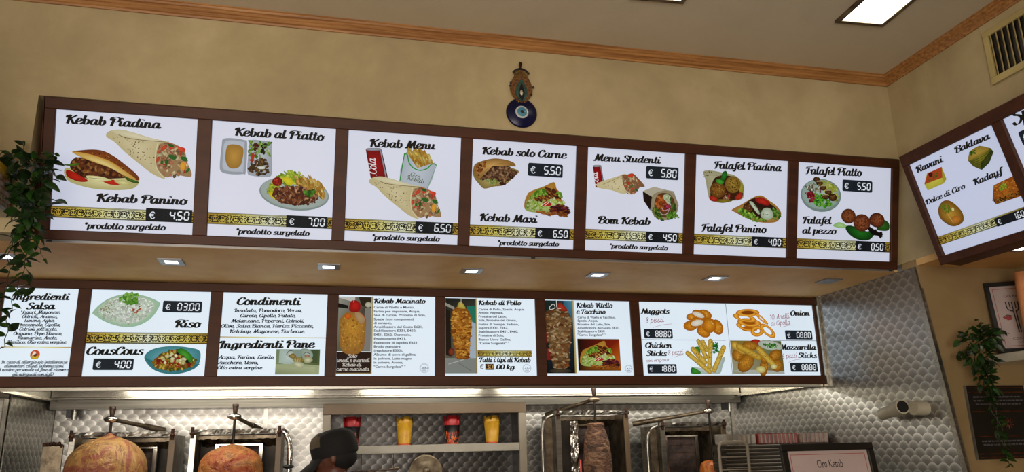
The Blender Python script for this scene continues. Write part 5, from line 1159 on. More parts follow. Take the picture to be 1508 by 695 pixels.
# its wedge-shaped body back to the wall
O, U, V, N = F_RI
a0 = O; a1 = O + V * .514; a2 = Vector((XR - .002, a1.y, a1.z)); a3 = Vector((XR - .002, a0.y, a0.z)); L_ = Vector((0, -1.35, 0)); q = [p - N * .02 for p in (a0, a1)] + [a2, a3]
mb = MB(); mb.add(q + [p + L_ for p in q], [(0, 1, 2, 3), (4, 7, 6, 5), (0, 4, 5, 1), (1, 5, 6, 2), (2, 6, 7, 3), (3, 7, 4, 0)]); mb.build('wedge_body', MAT['brown_frame'], rb)
A2 = Art(.78); A2.z = 1.0; A2.text('Spie', 30, 385, 178, 385, 52, a=8.2, b=2.8); p2 = [o for o in rb.children if o.name.startswith('menu_panel')][1]
p2['label'] = 'backlit panel with lettering cut off by the picture edge'
A2.build('lettering', F_RI, .534, .037, MAT['backlit_print'], p2, lift=-.0014)
D2 = Art(.78); D2.box(34, 300, 190, 355); pic_price(D2, '   ', True); D2.build('price_display', F_RI, .534, .037, MAT['backlit_print'], p2, lift=-.0014)

# ================================================================== SOFFIT DOWNLIGHTS AND CEILING LAMPS
glow = emit('downlight_glow', (1, .97, .88), 5); glow_ceiling = emit('ceiling_panel_glow', (1, .95, .84), 7.0)
def downlight(loc, lab, on=True, group='downlights in the stained soffit'):
    t = thing('recessed_downlight', loc, lab, 'lamp', group); x, y, z = loc
    mb = MB(); mb.box(x - .047, x + .047, y - .052, y - .03, z - .006, z); mb.box(x - .047, x + .047, y + .028, y + .05, z - .006, z); mb.box(x - .047, x - .026, y - .03, y + .028, z - .006, z); mb.box(x + .026, x + .047, y - .03, y + .028, z - .006, z)
    mb.build('frame', MAT['aluminium'], t)
    mb = MB(); mb.box(x - .026, x + .026, y - .03, y + .028, z - .003, z); mb.build('lens', glow if on else MAT['aluminium'], t)
    if on:
        l = bpy.data.lights.new('spot', 'SPOT'); l.energy = 1.4; l.color = (1, .9, .75); l.spot_size = RAD(150); l.spot_blend = 1; l.shadow_soft_size = .03
        lo_ = bpy.data.objects.new('downlight_light', l); COL.objects.link(lo_); lo_.location = (0, 0, -.012); lo_.parent = t
    return t
nm = ['first', 'second', 'third', 'fourth', 'fifth']
downlight((-1.27, 3.378, ZS), 'lit recessed downlight behind the hanging green garland at the far left')
for i, x in enumerate((-.647, -.004, .634, 1.245, 1.858)):
    downlight((x, 3.378, ZS), 'lit rectangular soffit downlight under the upper board, ' + ['below the Kebab Panino panel', 'below the Kebab al Piatto panel', 'below the Kebab Menu and Maxi panels', 'below the Menu Studenti panel', 'below the Falafel Panino panel'][i])
downlight((2.487, 3.36, ZS), 'unlit recessed plate in the soffit beside the right steel wall', False)
downlight((2.93, 2.63, 2.39), 'lit downlight in the niche soffit under the sweets board at right', True, None)

def ceiling_lamp(cx, cy, rot, lab):
    t = thing('ceiling_panel_lamp', (cx, cy, ZC), lab, 'lamp'); R_ = Matrix.Translation((cx, cy, ZC)) @ Matrix.Rotation(rot, 4, 'Z'); a, b = .118, .118
    mb = MB()
    for (x0, x1, y0, y1) in ((-a, a, -b, -b + .02), (-a, a, b - .02, b), (-a, -a + .02, -b + .02, b - .02), (a - .02, a, -b + .02, b - .02)): mb.box(x0, x1, y0, y1, -.012, -.0005, R_)
    mb.build('frame', MAT['greasy_steel'], t)
    mb = MB(); mb.box(-a + .02, a - .02, -b + .02, b - .02, -.008, -.001, R_); mb.build('diffuser', glow_ceiling, t)
ceiling_lamp(2.222, 2.445, -.05, 'square lit ceiling panel lamp near the right corner of the ceiling')
ceiling_lamp(1.262, 2.452, -.05, 'square ceiling panel lamp cut off by the top edge of the picture')

# ================================================================== AIR GRILLE
g = thing('air_grille', (XR, 2.29, 3.15), 'cream framed air vent grille high on the right wall', 'vent')
gy0, gy1, gz0, gz1 = 2.02, 2.403, 3.036, 3.279; x0, x1 = XR - .012, XR - .0005
mb = MB(); mb.bbox(x0, x1, gy0, gy1, gz1 - .026, gz1, .002); mb.bbox(x0, x1, gy0, gy1, gz0, gz0 + .03, .002); mb.bbox(x0, x1, gy1 - .026, gy1, gz0 + .03, gz1 - .026, .002); mb.bbox(x0, x1, gy0, gy0 + .026, gz0 + .03, gz1 - .026, .002)
noisy('vent_paint', '#a3925e', '#b3a26c', .45, 0, 6); mb.build('frame', MAT['vent_paint'], g)
mb = MB(); mb.box(XR - .002, XR - .0005, gy0 + .026, gy1 - .026, gz0 + .03, gz1 - .026); mb.build('shade_backing', MAT['dark_steel'], g)  # dark sheet stands in for the shaded depth behind the slats
n = 12
for i in range(n):
    y = gy0 + .036 + (gy1 - gy0 - .072) * i / (n - 1)
    mb = MB(); M = Matrix.Translation((XR - .007, y, 0)) @ Matrix.Rotation(-.55, 4, 'Z'); mb.box(-.001, .001, -.0055, .0055, gz0 + .03, gz1 - .026, M); mb.build('slat', MAT['vent_paint'], g)

# ================================================================== EVIL-EYE ORNAMENT
ev = thing('evil_eye_amulet', (.791, 2.985, 3.012), 'round blue glass eye amulet hanging from a beaded oval on the back wall', 'ornament')
def disc(name, x, z, r, d0, d1, m, par, ry=1.0):
    mb = MB(); M = Matrix.Translation((x, 2.999, z)) @ Matrix.Rotation(pi / 2, 4, 'X')
    prof_ = [(1e-4, d0), (r * .96, d0), (r, d0 + (d1 - d0) * .25), (r, d0 + (d1 - d0) * .6), (r * .93, d1), (1e-4, d1)]
    mb.lathe(prof_, 40, M=M @ Matrix.Diagonal((1, ry, 1, 1))); return mb.build(name, m, par)
disc('glass_disc', .791, 3.013, .0695, 0, .012, MAT['blue_glass'], ev)
disc('white_ring', .791, 3.014, .0295, .0122, .0145, MAT['white_enamel'], ev); disc('light_blue_ring', .791, 3.014, .0215, .0146, .0165, MAT['light_blue_enamel'], ev); disc('pupil', .791, 3.014, .0075, .0166, .018, MAT['black_plastic'], ev)
def leafp(cx, z0, z1, wd, n=22):
    out = []
    for k in range(n + 1):
        t = k / n; out.append((wd * sin(pi * t ** .8) ** .85, z0 + (z1 - z0) * t))
    return [(cx + a, z) for a, z in out] + [(cx - a, z) for a, z in out[::-1]]
def flat(name, pts, y0, y1, m, par):
    mb = MB(); n = len(pts); mb.add([(x, y0, z) for x, z in pts] + [(x, y1, z) for x, z in pts], [tuple(range(n)), tuple(range(n, 2 * n))[::-1]] + [(i, (i + 1) % n, n + (i + 1) % n, n + i) for i in range(n)])
    return mb.build(name, m, par)
flat('macrame_oval', leafp(.791, 3.058, 3.218, .046), 2.986, 2.994, MAT['orange_bead'], ev)
flat('teal_core', leafp(.791, 3.062, 3.172, .027), 2.981, 2.986, MAT['teal_thread'], ev); flat('dark_core', leafp(.791, 3.066, 3.150, .012), 2.978, 2.981, MAT['dark_bead'], ev)
mb = MB(); mb.ell((.789, 2.977, 3.102), (.007, .004, .014), 8, 6); mb.build('crystal_drop', MAT['crystal'], ev)
mb = MB()
for s_ in (1, -1):
    for k in range(26):
        t = k / 25; wd = .046 * sin(pi * min(.97, t * .93 + .03) ** .8) ** .85; z = 3.058 + .16 * (t * .93 + .03)
        mb.ell((.791 + s_ * (wd + .003), 2.988, z), (.0035, .0035, .0035), 6, 4)
mb.build('gold_beading', MAT['gold_bead'], ev)['kind'] = 'stuff'
mb = MB()
for k in range(13):
    a = -.95 + 1.9 * k / 12; mb.tube([(.791 + .028 * sin(a), 2.984, 3.165 + .018 * cos(a)), (.791 + .044 * sin(a), 2.984, 3.182 + .032 * cos(a))], .0016, 5)
mb.build('fringe_threads', MAT['gold_bead'], ev)['kind'] = 'stuff'
for k in range(11):
    a = -1.05 + 2.1 * k / 10; mb = MB(); mb.ell((.791 + .036 * sin(a) * 1.1, 2.983, 3.188 + .036 * cos(a) - .004), (.0052, .005, .0052), 8, 6); mb.build('dark_bead', MAT['dark_bead'], ev)
for x, z in ((.743, 3.149), (.741, 3.136), (.846, 3.137), (.836, 3.10)):
    mb = MB(); mb.ell((x, 2.985, z), (.005, .005, .0055), 8, 6); mb.build('dark_bead', MAT['dark_bead'], ev)
mb = MB(); mb.tube([(.791, 2.988, 3.228), (.786, 2.988, 3.240), (.789, 2.988, 3.255), (.795, 2.988, 3.252), (.793, 2.988, 3.238)], .0042, 6); mb.build('hanging_loop', MAT['rusty_iron'], ev)

# ================================================================== LEFT: mosaic ledge and garland
ledge = thing('mosaic_ledge', (-1.3, 2.3, 2.44), 'ledge with a small brown mosaic face at the left edge of the picture', 'ledge')
X0 = -1.118; mb = MB(); mb.box(-2.5, X0 - .006, 1.2, 2.96, 2.452, 2.556); mb.build('body', MAT['mosaic_grout'], ledge)
mb = MB(); mb.bbox(-2.5, X0 + .004, 1.19, 2.975, 2.438, 2.452, .002); mb.build('bottom_edge', MAT['aluminium'], ledge)
tm = [noisy('mosaic_tile_%s' % k, c, c2, .3, 0, 30) for k, c, c2 in (('tan', '#7d6248', '#8f7355'), ('brown', '#5f4531', '#6f533c'), ('grey', '#75695a', '#867a69'))]
tl = {}
for j in range(5):
    for i in range(24):
        k = random.choice((0, 0, 1, 1, 2)); y = 2.952 - .0205 * i; z = 2.455 + .0202 * j
        if k not in tl:
            mb = MB(); mb.bbox(-.0, .005, -.019, 0, 0, .0186, .0015); o = mb.build('mosaic_tile', tm[k], ledge); tl[k] = o; o.location = (0, 0, 0); first = True
        else: o = tl[k].copy(); COL.objects.link(o); o.parent = ledge
        o.location = Vector((X0 - .0062, y, z)) - Vector((-1.3, 2.3, 2.44))
        # mesh was built relative to the ledge empty: undo that offset once
for k, o in tl.items():
    me = o.data
    for v in me.vertices: v.co += Vector((-1.3, 2.3, 2.44))
yb = MB(); yb.bbox(-1.30, -1.125, 2.70, 2.94, 2.557, 2.60, .003); tag(yb.build('yellow_tray', MAT['yellow_board']), 'bright yellow tray lying on the mosaic ledge behind the garland', 'tray')

leafA = noisy('leaf_green_dark', '#0c1d08', '#1b360e', .45, 0, 14); leafB = noisy('leaf_green_mid', '#16300c', '#2b4f16', .4, 0, 14); stemM = noisy('stem_brown', '#22200f', '#33301a', .6, 0, 20)
def leaf_mesh(name, m, L=.045, W=.011):
    me = bpy.data.meshes.new(name); vs = []; fs = []; n = 6
    for i in range(n + 1):
        t = i / n; wd = W * sin(pi * t ** .75) ** .9 + .0004; z = -.010 * t * t; vs += [(t * L, -wd, z + .003 * (wd / W)), (t * L, 0, z), (t * L, wd, z + .003 * (wd / W))]
    for i in range(n):
        for k in (0, 1): fs.append((3 * i + k, 3 * i + k + 1, 3 * i + k + 4, 3 * i + k + 3))
    me.from_pydata(vs, [], fs); me.materials.append(m)
    for p in me.polygons: p.use_smooth = True
    return me
LM = [leaf_mesh('leaf', leafA, .043, .0115), leaf_mesh('leaf', leafB, .045, .013), leaf_mesh('leaf', leafB, .034, .009), leaf_mesh('leaf', leafA, .050, .012)]
def garland(name, loc, lab, strands, blob, seed, limit=295, sc=1.0, fac=(0, -1)):
    t = thing(name, loc, lab, 'plant'); rnd = random.Random(seed); cnt = 0
    def leaf(p, d, s):
        nonlocal cnt
        if cnt >= limit: return
        cnt += 1; o = bpy.data.objects.new('leaf', rnd.choice(LM)); COL.objects.link(o); o.parent = t; o.location = Vector(p) - Vector(loc)
        q = Vector(d).to_track_quat('X', 'Z'); o.rotation_mode = 'QUATERNION'; o.rotation_quaternion = q @ Euler((rnd.uniform(-1.1, 1.1), rnd.uniform(-.4, .4), 0)).to_quaternion(); s *= rnd.uniform(.75, 1.2); o.scale = (s, s, s)
    mb = MB()
    for pts, dens, s in strands:
        p = [Vector(q) for q in pts]; fine = []
        for i in range(len(p) - 1):
            m = max(2, int((p[i + 1] - p[i]).length / .012))
            for k in range(m):
                a = k / m; fine.append(p[i].lerp(p[i + 1], a) + Vector((.004 * sin(9 * (i + a)), .004 * cos(7 * (i + a)), 0)))
        fine.append(p[-1]); mb.tube(fine, .0014, 4, smooth=False)
        L = sum((fine[i + 1] - fine[i]).length for i in range(len(fine) - 1)); nl = int(L * dens); side = 1
        for k in range(nl):
            f = fine[min(len(fine) - 1, int((k + .5) / nl * len(fine)))]; side = -side; a = rnd.uniform(-.9, .9)
            d = (side * cos(a) * .9, -abs(sin(a)) * .6, rnd.uniform(-.75, .35)); leaf(f, d, s * sc)
    mb.build('stems', stemM, t)['kind'] = 'stuff'
    for (c, r, n, s) in blob:
        for k in range(n):
            a = rnd.uniform(0, 2 * pi); b = rnd.uniform(-1, 1); rr = rnd.uniform(.35, 1) ; d = Vector((cos(a) * sqrt(1 - b * b), sin(a) * sqrt(1 - b * b), b))
            d.y = -abs(d.y) if rnd.random() < .7 else d.y; pnt = Vector(c) + Vector((d.x * r[0], d.y * r[1], d.z * r[2])) * rr
            dd_ = d + Vector((rnd.uniform(-.5, .5), rnd.uniform(-.6, .2), rnd.uniform(-.9, .1))); leaf(pnt, dd_, s * sc)
    return t
garland('hanging_garland', (-1.08, 2.95, 2.6), 'long green leafy garland hanging at the left end of both menu boards',
    [([(-1.08, 2.94, 2.62), (-1.09, 2.92, 2.66), (-1.10, 2.92, 2.71)], 60, .8), ([(-1.06, 2.93, 2.63), (-1.02, 2.90, 2.665), (-.985, 2.9, 2.66)], 60, .9), ([(-1.07, 2.93, 2.63), (-1.14, 2.9, 2.66), (-1.17, 2.9, 2.64)], 60, .9),
     ([(-1.04, 2.93, 2.62), (-.985, 2.9, 2.60), (-.955, 2.9, 2.555)], 60, .9), ([(-1.03, 2.93, 2.5), (-.97, 2.9, 2.49), (-.935, 2.9, 2.475)], 45, 1.0), ([(-1.03, 2.93, 2.47), (-.985, 2.9, 2.455)], 60, 1.0),
     ([(-1.05, 2.93, 2.45), (-1.045, 2.92, 2.35), (-1.03, 2.92, 2.25), (-1.05, 2.92, 2.16), (-1.06, 2.92, 2.06), (-1.055, 2.92, 1.965)], 62, 1.0),
     ([(-1.07, 2.93, 2.42), (-1.09, 2.92, 2.3), (-1.075, 2.92, 2.2), (-1.09, 2.92, 2.1)], 62, 1.0), ([(-1.03, 2.93, 2.36), (-.985, 2.9, 2.30), (-.97, 2.9, 2.265)], 50, 1.0), ([(-1.05, 2.93, 2.3), (-1.01, 2.92, 2.2), (-1.02, 2.92, 2.14)], 45, 1.0)],
    [((-1.06, 2.93, 2.615), (.085, .05, .045), 56, 1.1), ((-1.055, 2.93, 2.53), (.06, .05, .06), 50, 1.15), ((-1.045, 2.93, 2.44), (.055, .05, .06), 40, 1.15), ((-1.04, 2.93, 2.36), (.045, .04, .05), 18, 1.1)], 4)

# ================================================================== RIGHT: pier, shelf, framed sign, black sign, garland
mb = MB(); mb.bbox(3.02, XR + .558, 1.6, 2.998, 1.925, 1.965, .002); tag(mb.build('marble_shelf', MAT['marble']), 'pale marble shelf in the niche under the framed fork poster', 'shelf')
def poster_frame(name, M, W, H, fw, lab, fork, par_loc, glass='#b9aaa6'):
    """framed sheet; local x right, z up, -y towards the viewer"""
    t = thing(name, par_loc, lab, 'sign'); 
    mb = MB()
    for (a, b, c, d) in ((0, W, 0, fw), (0, W, H - fw, H), (0, fw, fw, H - fw), (W - fw, W, fw, H - fw)): mb.bbox(a, b, -.018, 0, c, d, .002, M)
    mb.build('frame', MAT['black_plastic'], t)
    mb = MB(); mb.box(fw, W - fw, -.008, -.002, fw, H - fw, M); sh = noisy('poster_sheet', '#a99a98', '#b3a4a2', .35, 0, 3); p = mb.build('printed_sheet', sh, t)
    inkr = noisy('red_ink', '#8f3030', '#9c3a38', .5, 0, 9); inkk = noisy('dark_ink', '#1c1a1e', '#24222a', .5, 0, 9)
    x0, x1, z0, z1 = fw + .012, W - fw - .012, fw + .012, H - fw - .012; y = -.0085; mb = MB()
    for (a, b, c, d) in ((x0, x1, z0, z0 + .002), (x0, x1, z1 - .002, z1), (x0, x0 + .002, z0, z1), (x1 - .002, x1, z0, z1)): mb.box(a, b, y, y + .0004, c, d, M)
    if fork:
        k = (W - 2 * fw) / .2
        pts = [(.106, .18), (.128, .16), (.133, .09), (.118, .07), (.106, .075)]
        mb.add([M @ Vector((fw + a * k, y, fw + b * k)) for a, b in pts], [tuple(range(len(pts)))])
        pts = [(.028, .135), (.046, .146), (.06, .142), (.06, .126), (.044, .124)]; mb.add([M @ Vector((fw + a * k, y, fw + b * k)) for a, b in pts], [tuple(range(len(pts)))])
    mb.build('red_print', inkr, p)
    mb = MB()
    def ln(pts, w_):
        k = (W - 2 * fw) / .2; q = catmull(pts, 4)
        for i in range(len(q) - 1):
            a, b = q[i], q[i + 1]; dx, dy = b[0] - a[0], b[1] - a[1]; L = math.hypot(dx, dy) or 1; nx, ny = -dy / L * w_ / 2, dx / L * w_ / 2; ex, ey = dx / L * w_ * .3, dy / L * w_ * .3
            mb.add([M @ Vector((fw + u * k, y - .0003, fw + v * k)) for u, v in ((a[0] + nx - ex, a[1] + ny - ey), (a[0] - nx - ex, a[1] - ny - ey), (b[0] - nx + ex, b[1] - ny + ey), (b[0] + nx + ex, b[1] + ny + ey))], [(0, 1, 2, 3)])
    def tx(s_, xa, xb, z, cap):
        vs, fs = sans_mesh(s_, 0.0); wd = max(v[0] for v in vs); sx = (xb - xa) / wd; sz = cap / .72
        mb.add([M @ Vector((xa + v[0] * sx, y - .0003, z + v[1] * sz)) for v in vs], fs)
    if fork:
        ln([(0.050, 0.205), (0.052, 0.175), (0.064, 0.164), (0.072, 0.158), (0.074, 0.070)], .0045); ln([(0.096, 0.205), (0.094, 0.175), (0.086, 0.164), (0.082, 0.158), (0.082, 0.070)], .0045)
        ln([(0.062, 0.205), (0.063, 0.177)], .004); ln([(0.073, 0.205), (0.073, 0.170)], .004); ln([(0.085, 0.205), (0.084, 0.177)], .004); ln([(0.106, 0.182), (0.106, 0.068), (0.120, 0.065), (0.135, 0.088)], .0045); ln([(0.028, 0.137), (0.044, 0.147), (0.060, 0.143)], .003)
        tx('Ciro Kebab', fw + .052, fw + .135, fw + .248, .014); tx('CONSIGLIACI', fw + .048, fw + .165, fw + .042, .012); tx('SU RESTAURANT', fw + .065, fw + .150, fw + .026, .006)
    else: tx('Ciro Kebab', W * .36, W * .64, H - fw - .062, .030)
    mb.build('dark_print', inkk, p)
    return t
Mp = Matrix.Translation((3.045, 2.955, 1.968)) @ Matrix.Rotation(RAD(-30), 4, 'Z') @ Matrix.Rotation(RAD(-9), 4, 'X')
poster_frame('framed_poster', Mp, .26, .345, .020, 'black framed fork poster lettered Ciro Kebab leaning in the niche on the marble shelf', True, (3.12, 2.9, 1.97))
Mc = Matrix.Translation((1.668, 2.60, 1.04)) @ Matrix.Rotation(RAD(-8), 4, 'X') @ Matrix.Identity(4)
poster_frame('counter_sign', Mc, .398, .552, .026, 'black framed sheet lettered Ciro Kebab standing on the counter in front of the trays', False, (1.86, 2.6, 1.04))
mb = MB(); M = Matrix.Translation((3.082, 2.79, 1.966))
prf = [(1e-4, 0), (.033, 0), (.034, .12), (.032, .26), (.029, .355), (1e-4, .36)]
mb.lathe(prf, 18, M=M, fn=lambda th, z, i: 1 + .05 * sin(5 * th + 14 * z)); tag(mb.build('paper_roll', MAT['salmon_paper']), 'upright salmon coloured paper roll in front of the fork poster', 'roll')

bs = thing('black_wall_sign', (3.02, 3.0, 1.66), 'black wall sign with fine print hanging under the marble shelf', 'sign')
mb = MB(); mb.bbox(2.856, 3.182, 2.988, 2.9995, 1.50, 1.826, .002); mb.build('board', MAT['black_plastic'], bs)
ed = noisy('sign_edge', '#6a6a66', '#8a8a84', .3, .6, 9); rdm = noisy('bronze_strip', '#3a1c12', '#6b3a26', .3, .5, 20)
mb = MB(); mb.box(2.854, 2.858, 2.986, 2.999, 1.50, 1.826); mb.build('edge_strip', ed, bs)
for z in (1.816, 1.796, 1.71, 1.60, 1.524, 1.508):
    mb = MB(); mb.box(2.868, 3.176, 2.9868, 2.988, z - .0022, z + .0022); mb.build('bronze_line', rdm, bs)
pr = noisy('faint_print', '#45454a', '#5a5a60', .5, 0, 20)
mb = MB(); rnd = random.Random(3)
for z in (1.775, 1.758, 1.742, 1.578, 1.563):
    x = 2.885 + rnd.uniform(0, .015)
    while x < 3.15: l = rnd.uniform(.008, .02); mb.box(x, x + l, 2.9872, 2.988, z - .0032, z + .0032); x += l + .005
mb.build('fine_print', pr, bs)['kind'] = 'stuff'
mb = MB()
for k in range(9): a = 2 * pi * k / 9; mb.tube([(3.06 + .008 * cos(a), 2.987, 1.655 + .008 * sin(a)), (3.06 + .024 * cos(a + .4), 2.987, 1.655 + .024 * sin(a + .4))], .0018, 5)
mb.build('round_emblem', noisy('emblem_red', '#5a241a', '#7a3524', .4, 0, 9), bs)
garland('trailing_garland', (2.9, 2.9, 2.0), 'dark green garland hanging in front of the black wall sign at the right edge',
    [([(2.90, 2.88, 2.05), (2.905, 2.9, 2.12)], 70, .8), ([(2.88, 2.88, 2.04), (2.80, 2.9, 2.05), (2.765, 2.88, 2.01)], 70, .9), ([(2.91, 2.88, 2.05), (2.98, 2.9, 2.08), (3.03, 2.9, 2.07)], 60, .9), ([(2.85, 2.88, 2.0), (2.79, 2.9, 1.97), (2.775, 2.9, 1.93)], 60, .9),
     ([(2.87, 2.90, 2.0), (2.86, 2.88, 1.85), (2.875, 2.88, 1.7), (2.90, 2.88, 1.58), (2.91, 2.88, 1.47)], 75, .85), ([(2.9, 2.90, 1.95), (2.88, 2.88, 1.8), (2.90, 2.88, 1.66), (2.90, 2.88, 1.54)], 70, .85)],
    [((2.88, 2.88, 2.03), (.085, .05, .05), 62, 1.0), ((2.86, 2.88, 1.95), (.07, .05, .07), 60, 1.0), ((2.87, 2.88, 1.84), (.055, .05, .08), 40, 1.0)], 11)

# white pipe fittings on the steel wall
pf = thing('pipe_fitting', (2.70, 3.09, 1.735), 'white plastic pipe elbow with its open black mouth on the right steel wall', 'pipe')
mb = MB(); mb.tube([(2.709, 3.085, 1.732), (2.64, 3.085, 1.734)], .033, 20); mb.build('wall_stub', MAT['white_pvc'], pf)
mb = MB(); a, b = Vector((2.655, 3.315, 1.715)), Vector((2.615, 3.12, 1.742)); mb.tube([a, a.lerp(b, .55)], .028, 20); mb.tube([a.lerp(b, .55), b], .033, 20); mb.build('elbow', MAT['white_pvc'], pf)
mb = MB(); d = (b - a).normalized(); mb.tube([b - d * .001, b + d * .001], .027, 20); mb.build('mouth', MAT['black_void'], pf)
mb = MB(); mb.tube([a.lerp(b, .3), Vector((2.709, 3.27, 1.722))], .024, 16); mb.build('rear_stub', MAT['white_pvc'], pf)
# ================================================================== KITCHEN COUNTERS
mb = MB(); mb.box(-1.45, 2.70, 4.18, 4.845, .86, .9); tag(mb.build('worktop', MAT['brushed_steel']), 'long steel worktop under the meat grills along the kitchen wall', 'worktop')
kc = thing('base_cabinet', (.6, 4.5, 0), 'steel base cabinet under the kitchen worktop', 'cabinet')
mb = MB(); mb.box(-1.45, 2.70, 4.24, 4.845, .08, .859); mb.build('body', MAT['brushed_steel'], kc)
mb = MB(); mb.box(-1.42, 2.68, 4.28, 4.84, 0, .08); mb.build('plinth', MAT['dark_steel'], kc)
for i in range(6):
    x = -1.42 + i * .69; mb = MB(); mb.bbox(x, x + .66, 4.226, 4.239, .1, .84, .003); dr = mb.build('door', MAT['brushed_steel'], kc)
    mb = MB(); mb.tube([(x + .58, 4.2, .55), (x + .58, 4.2, .75)], .006, 8); mb.build('handle', MAT['bright_steel'], dr)
fc = thing('service_counter', (.6, 2.65, 0), 'service counter in front of the kitchen below the picture', 'counter')
mb = MB(); mb.box(-1.6, 2.70, 2.40, 2.93, 0, .98); mb.build('front', MAT['cabinet_panel'], fc)
mb = MB(); mb.bbox(-1.63, 2.705, 2.36, 2.95, .981, 1.03, .004); mb.build('top', MAT['counter_stone'], fc)
fr = thing('drinks_fridge', (-1.75, 3.9, 0), 'fridge with a dark glass door beyond the left steel wall', 'fridge')
mb = MB(); mb.box(-2.2, -1.50, 3.55, 4.19, 0, 1.86); mb.build('body', MAT['brushed_steel'], fr)
mb = MB(); mb.box(-1.499, -1.478, 3.58, 4.13, .1, 1.82); mb.build('glass_door', MAT['fridge_glass'], fr)
mb = MB(); mb.bbox(-1.50, -1.462, 4.13, 4.19, .0, 1.88, .003); mb.build('door_post', MAT['brushed_steel'], fr)

# ================================================================== DONER GRILLS
def meat(name, cx, cy, prof_, lab, m, amp, seed, blob):
    rnd = random.Random(seed); ph = [rnd.uniform(0, 6.28) for _ in range(8)]
    def fn(th, z, i): return 1 + amp * (sin(3 * th + ph[0] + 9 * z) + .7 * sin(5 * th + ph[1] - 17 * z) + .5 * sin(11 * th + ph[2] + 37 * z) + .4 * sin(17 * th + ph[3] - 60 * z))
    # densify the profile
    pr_ = catmull([(a, b) for a, b in prof_], 6); mb = MB(); mb.lathe(pr_, 56, (cx, cy, 0), fn=fn)
    return tag(mb.build(name, m), lab, 'meat')
def meat_mat(name, stops, scale=9, bump=.006, vs=1.0, rough=.38):
    t = NT(name); v = t.coords((1, 1, vs)); f = t.noise(v, scale, 6, .65, 1.2); t.l(t.ramp(f, stops), t.p.inputs['Base Color']); t.set(Roughness=rough); t.p.inputs['Specular IOR Level'].default_value = .6
    t.p.inputs['Subsurface Weight'].default_value = .08; t.bump(t.noise(v, scale * 2.5, 5, .6, .8), bump); return t.m
m1 = meat_mat('roasted_meat_pale', [(.34, '#5c3018'), (.40, '#96543a'), (.47, '#a8634a'), (.49, '#b98a4c'), (.56, '#c79c60'), (.60, '#8a5a34'), (.62, '#cfac78'), (.68, '#d8bb8c')], 5.5, .03, rough=.42)
m2 = meat_mat('roasted_meat_orange', [(.34, '#5a2812'), (.40, '#ac4a20'), (.47, '#bd6c34'), (.52, '#c98c4c'), (.56, '#8f5028'), (.60, '#cf9a58'), (.68, '#b8481e')], 7, .03, rough=.42)
m3 = meat_mat('sliced_meat_brown', [(.34, '#2c1a10'), (.45, '#5f3d28'), (.54, '#7f573a'), (.64, '#a08060')], 13, .025, 2.2, .6)
m4 = meat_mat('chicken_meat_orange', [(.35, '#7a3208'), (.5, '#b8601c'), (.65, '#cf8a3c')], 16)

